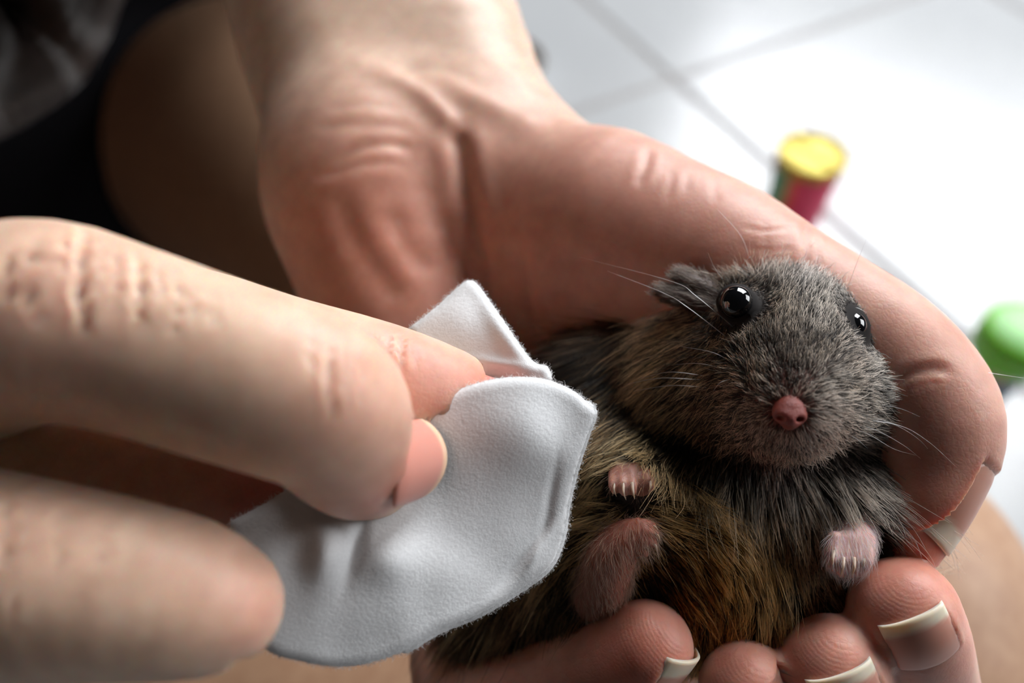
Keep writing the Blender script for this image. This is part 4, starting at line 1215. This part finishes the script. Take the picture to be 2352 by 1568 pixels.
RIM = {}
def sheet(name, outline, ctrl, bumps, thick, edge_px, mat, parent=None, step=5.0, smooth_n=5, **kw):
    """a soft sheet with rounded edges: rows of points from a middle line outwards, front and back"""
    oc = np.asarray(outline, float)
    poly = spline(np.vstack([oc, oc[:1]]), smooth_n)[:-1] if smooth_n else oc
    lo, hi = poly.min(0) - step, poly.max(0) + step
    gx, gy = np.arange(lo[0], hi[0], step), np.arange(lo[1], hi[1], step)
    g = np.stack(np.meshgrid(gx, gy, indexing='ij'), -1)
    p = g.reshape(-1, 2)
    sd = poly_dist(p, poly)
    nx, ny = g.shape[:2]
    near = sd > -step * 1.0
    # pull the outermost ring of samples on to the outline
    e = 2.0
    gr = np.stack([poly_dist(p + [e, 0], poly) - poly_dist(p - [e, 0], poly), poly_dist(p + [0, e], poly) - poly_dist(p - [0, e], poly)], 1) / (2 * e)
    q = p.copy()
    m = sd < step * 0.35
    q[m] = p[m] - gr[m] * sd[m][:, None]
    sdq = np.where(m, 0, sd)
    d = idw(q, ctrl)
    for bx, by, rx, ry, ang, h in bumps:
        c, s = math.cos(math.radians(ang)), math.sin(math.radians(ang))
        x = (q[:, 0] - bx) * c + (q[:, 1] - by) * s; y = -(q[:, 0] - bx) * s + (q[:, 1] - by) * c
        d = d - h * np.exp(-(x / rx) ** 2 - (y / ry) ** 2)
    prof = np.sqrt(np.clip(1 - (1 - np.clip(sdq / edge_px, 0, 1)) ** 2, 0, 1)) * thick / 2
    fz = rng.normal(0, 1.0, len(q)) * (sdq < 1)
    q = q + gr * (fz * 0.5)[:, None]
    def V3(dd): return np.stack([(q[:, 0] - 1176) / FPX * dd, (784 - q[:, 1]) / FPX * dd, -dd], 1)
    F, Bk = V3(d - prof), V3(d + prof)
    idx = np.where(near)[0]
    mp = np.full(len(p), -1); mp[idx] = np.arange(len(idx))
    nq = len(idx)
    faces = []
    I = mp.reshape(nx, ny)
    a, b, c, dd = I[:-1, :-1], I[1:, :-1], I[1:, 1:], I[:-1, 1:]
    ok = (a >= 0) & (b >= 0) & (c >= 0) & (dd >= 0)
    quad = np.stack([a[ok], b[ok], c[ok], dd[ok]], 1)
    quad = quad[:, ::-1]
    f = np.vstack([quad, quad[:, ::-1] + nq])
    # close the rim
    ed = {}
    for qd in quad:
        for i in range(4):
            u_, v_ = int(qd[i]), int(qd[(i + 1) % 4])
            if (v_, u_) in ed: del ed[(v_, u_)]
            else: ed[(u_, v_)] = 1
    rim = np.array([(u_, u_ + nq, v_ + nq, v_) for (u_, v_) in ed])
    f = np.vstack([f, rim])
    RIM[name] = len(rim)
    return mesh_obj(name, np.vstack([F[idx], Bk[idx]]), f, mat, parent=parent, **kw)

front = [(530, 1196), (600, 1160), (680, 1110), (800, 1040), (930, 960), (985, 940), (1060, 892), (1150, 868), (1240, 868), (1310, 893), (1350, 925), (1366, 950), (1345, 1010), (1322, 1080), (1304, 1160), (1292, 1235), (1262, 1300), (1200, 1350), (1110, 1405), (1010, 1448), (920, 1498), (840, 1524), (770, 1530), (690, 1518), (620, 1496), (560, 1440), (530, 1330)]
ctrl = [(540, 1200, 9.0), (600, 1300, 8.55), (620, 1450, 8.55), (700, 1500, 8.75), (800, 1515, 8.95), (900, 1480, 9.05), (1000, 1430, 9.15), (1100, 1390, 9.3), (1200, 1330, 9.5), (1280, 1230, 9.65), (1300, 1120, 9.6), (1330, 1000, 9.55), (1350, 940, 9.55), (1300, 900, 9.45), (1200, 880, 9.25), (1080, 900, 9.15), (990, 950, 9.1), (800, 1060, 9.2), (680, 1130, 9.2),
        (1150, 980, 9.02), (1050, 1050, 9.15), (950, 1120, 9.30), (1150, 1120, 9.28), (1200, 1020, 9.08), (1050, 1200, 9.22), (900, 1200, 9.10), (880, 1290, 8.85), (740, 1270, 8.75), (1000, 1320, 9.0), (820, 1400, 8.75), (900, 1400, 8.85), (700, 1400, 8.65), (1150, 1250, 9.35), (1240, 1150, 9.5)]
bumps = [(745, 1275, 42, 70, 10, 0.16), (815, 1260, 18, 70, 15, -0.08), (890, 1285, 70, 60, -20, 0.12), (760, 1200, 20, 60, -40, -0.06), (1180, 1300, 14, 130, 38, -0.05), (1262, 1150, 12, 100, 10, -0.04), (1240, 1260, 14, 60, 30, 0.06), (1230, 960, 60, 110, -20, 0.04)]
pad = sheet('cotton_pad', front, ctrl, bumps, 0.16, 26, M_COTTON)
tag(pad, 'folded white cotton pad pinched between finger and thumb against the hamster', 'cotton pad')
# second ply showing along the far and lower edge
ply = [(900, 1445), (1040, 1385), (1140, 1325), (1215, 1255), (1255, 1160), (1285, 1030), (1295, 950), (1340, 918), (1372, 946), (1352, 1010), (1330, 1080), (1311, 1160), (1299, 1238), (1268, 1306), (1204, 1357), (1112, 1413), (1010, 1456), (930, 1500)]
sheet('pad_ply', ply, [(900, 1470, 9.2), (1100, 1380, 9.42), (1200, 1300, 9.6), (1280, 1230, 9.72), (1300, 1120, 9.7), (1330, 1000, 9.66), (1350, 940, 9.62)], [], 0.10, 16, M_COTTON, parent=pad)
flap = [(940, 752), (1000, 706), (1062, 650), (1088, 646), (1112, 672), (1170, 755), (1222, 828), (1258, 842), (1262, 885), (1180, 920), (1060, 930), (960, 860)]
sheet('pad_flap', flap, [(950, 750, 10.25), (1080, 650, 10.6), (1220, 840, 10.0), (1255, 860, 9.85), (1100, 800, 10.15), (1100, 900, 10.2), (1010, 880, 10.3)], [(1060, 690, 40, 60, 20, 0.05), (1150, 760, 20, 90, -30, 0.04), (1150, 835, 60, 12, 10, 0.05)], 0.2, 20, M_COTTON, parent=pad, smooth_n=3)

# loose cotton fibres standing off the sheet
def fuzz(parent, n_per_cm, length):
    me = parent.data
    co_ = np.zeros(len(me.vertices) * 3); me.vertices.foreach_get('co', co_)
    w = co_.reshape(-1, 3) + origin_of(parent)
    v = (w * 100 - np.array([0, 0, CAM_H])) @ ROT.T
    f = np.array([p.vertices[:] for p in me.polygons if len(p.vertices) == 4])[-RIM[parent.name]:]
    nd = np.linalg.norm(v[f[:, 0]] - v[f[:, 3]], axis=1).sum()
    f = np.hstack([f[:, [0, 3]], f[:, [0, 3]][:, ::-1]])
    m = int(nd * n_per_cm)
    q = rng.integers(0, len(f), m); t_ = rng.random(m)[:, None]
    p = v[f[q, 0]] * (1 - t_) + v[f[q, 1]] * t_
    nn = unit_rows(p - v.mean(0))
    n = len(p)
    P = grow(p, nn, rng.normal(0, 1, (n, 3)), length * rng.uniform(0.4, 1.3, n), rng.uniform(0.1, 0.8, n), k=5, jit=0.5)
    P[:, 1:] += rng.normal(0, 0.006, (n, 4, 3))
    o = curves_obj('fibres', P, np.full((n, 5), 0.0011), np.full((n, 5, 3), 0.86), M_FUR, parent=parent)
    o['kind'] = 'stuff'
for o_ in [pad] + list(pad.children):
    fuzz(o_, 160, 0.05)
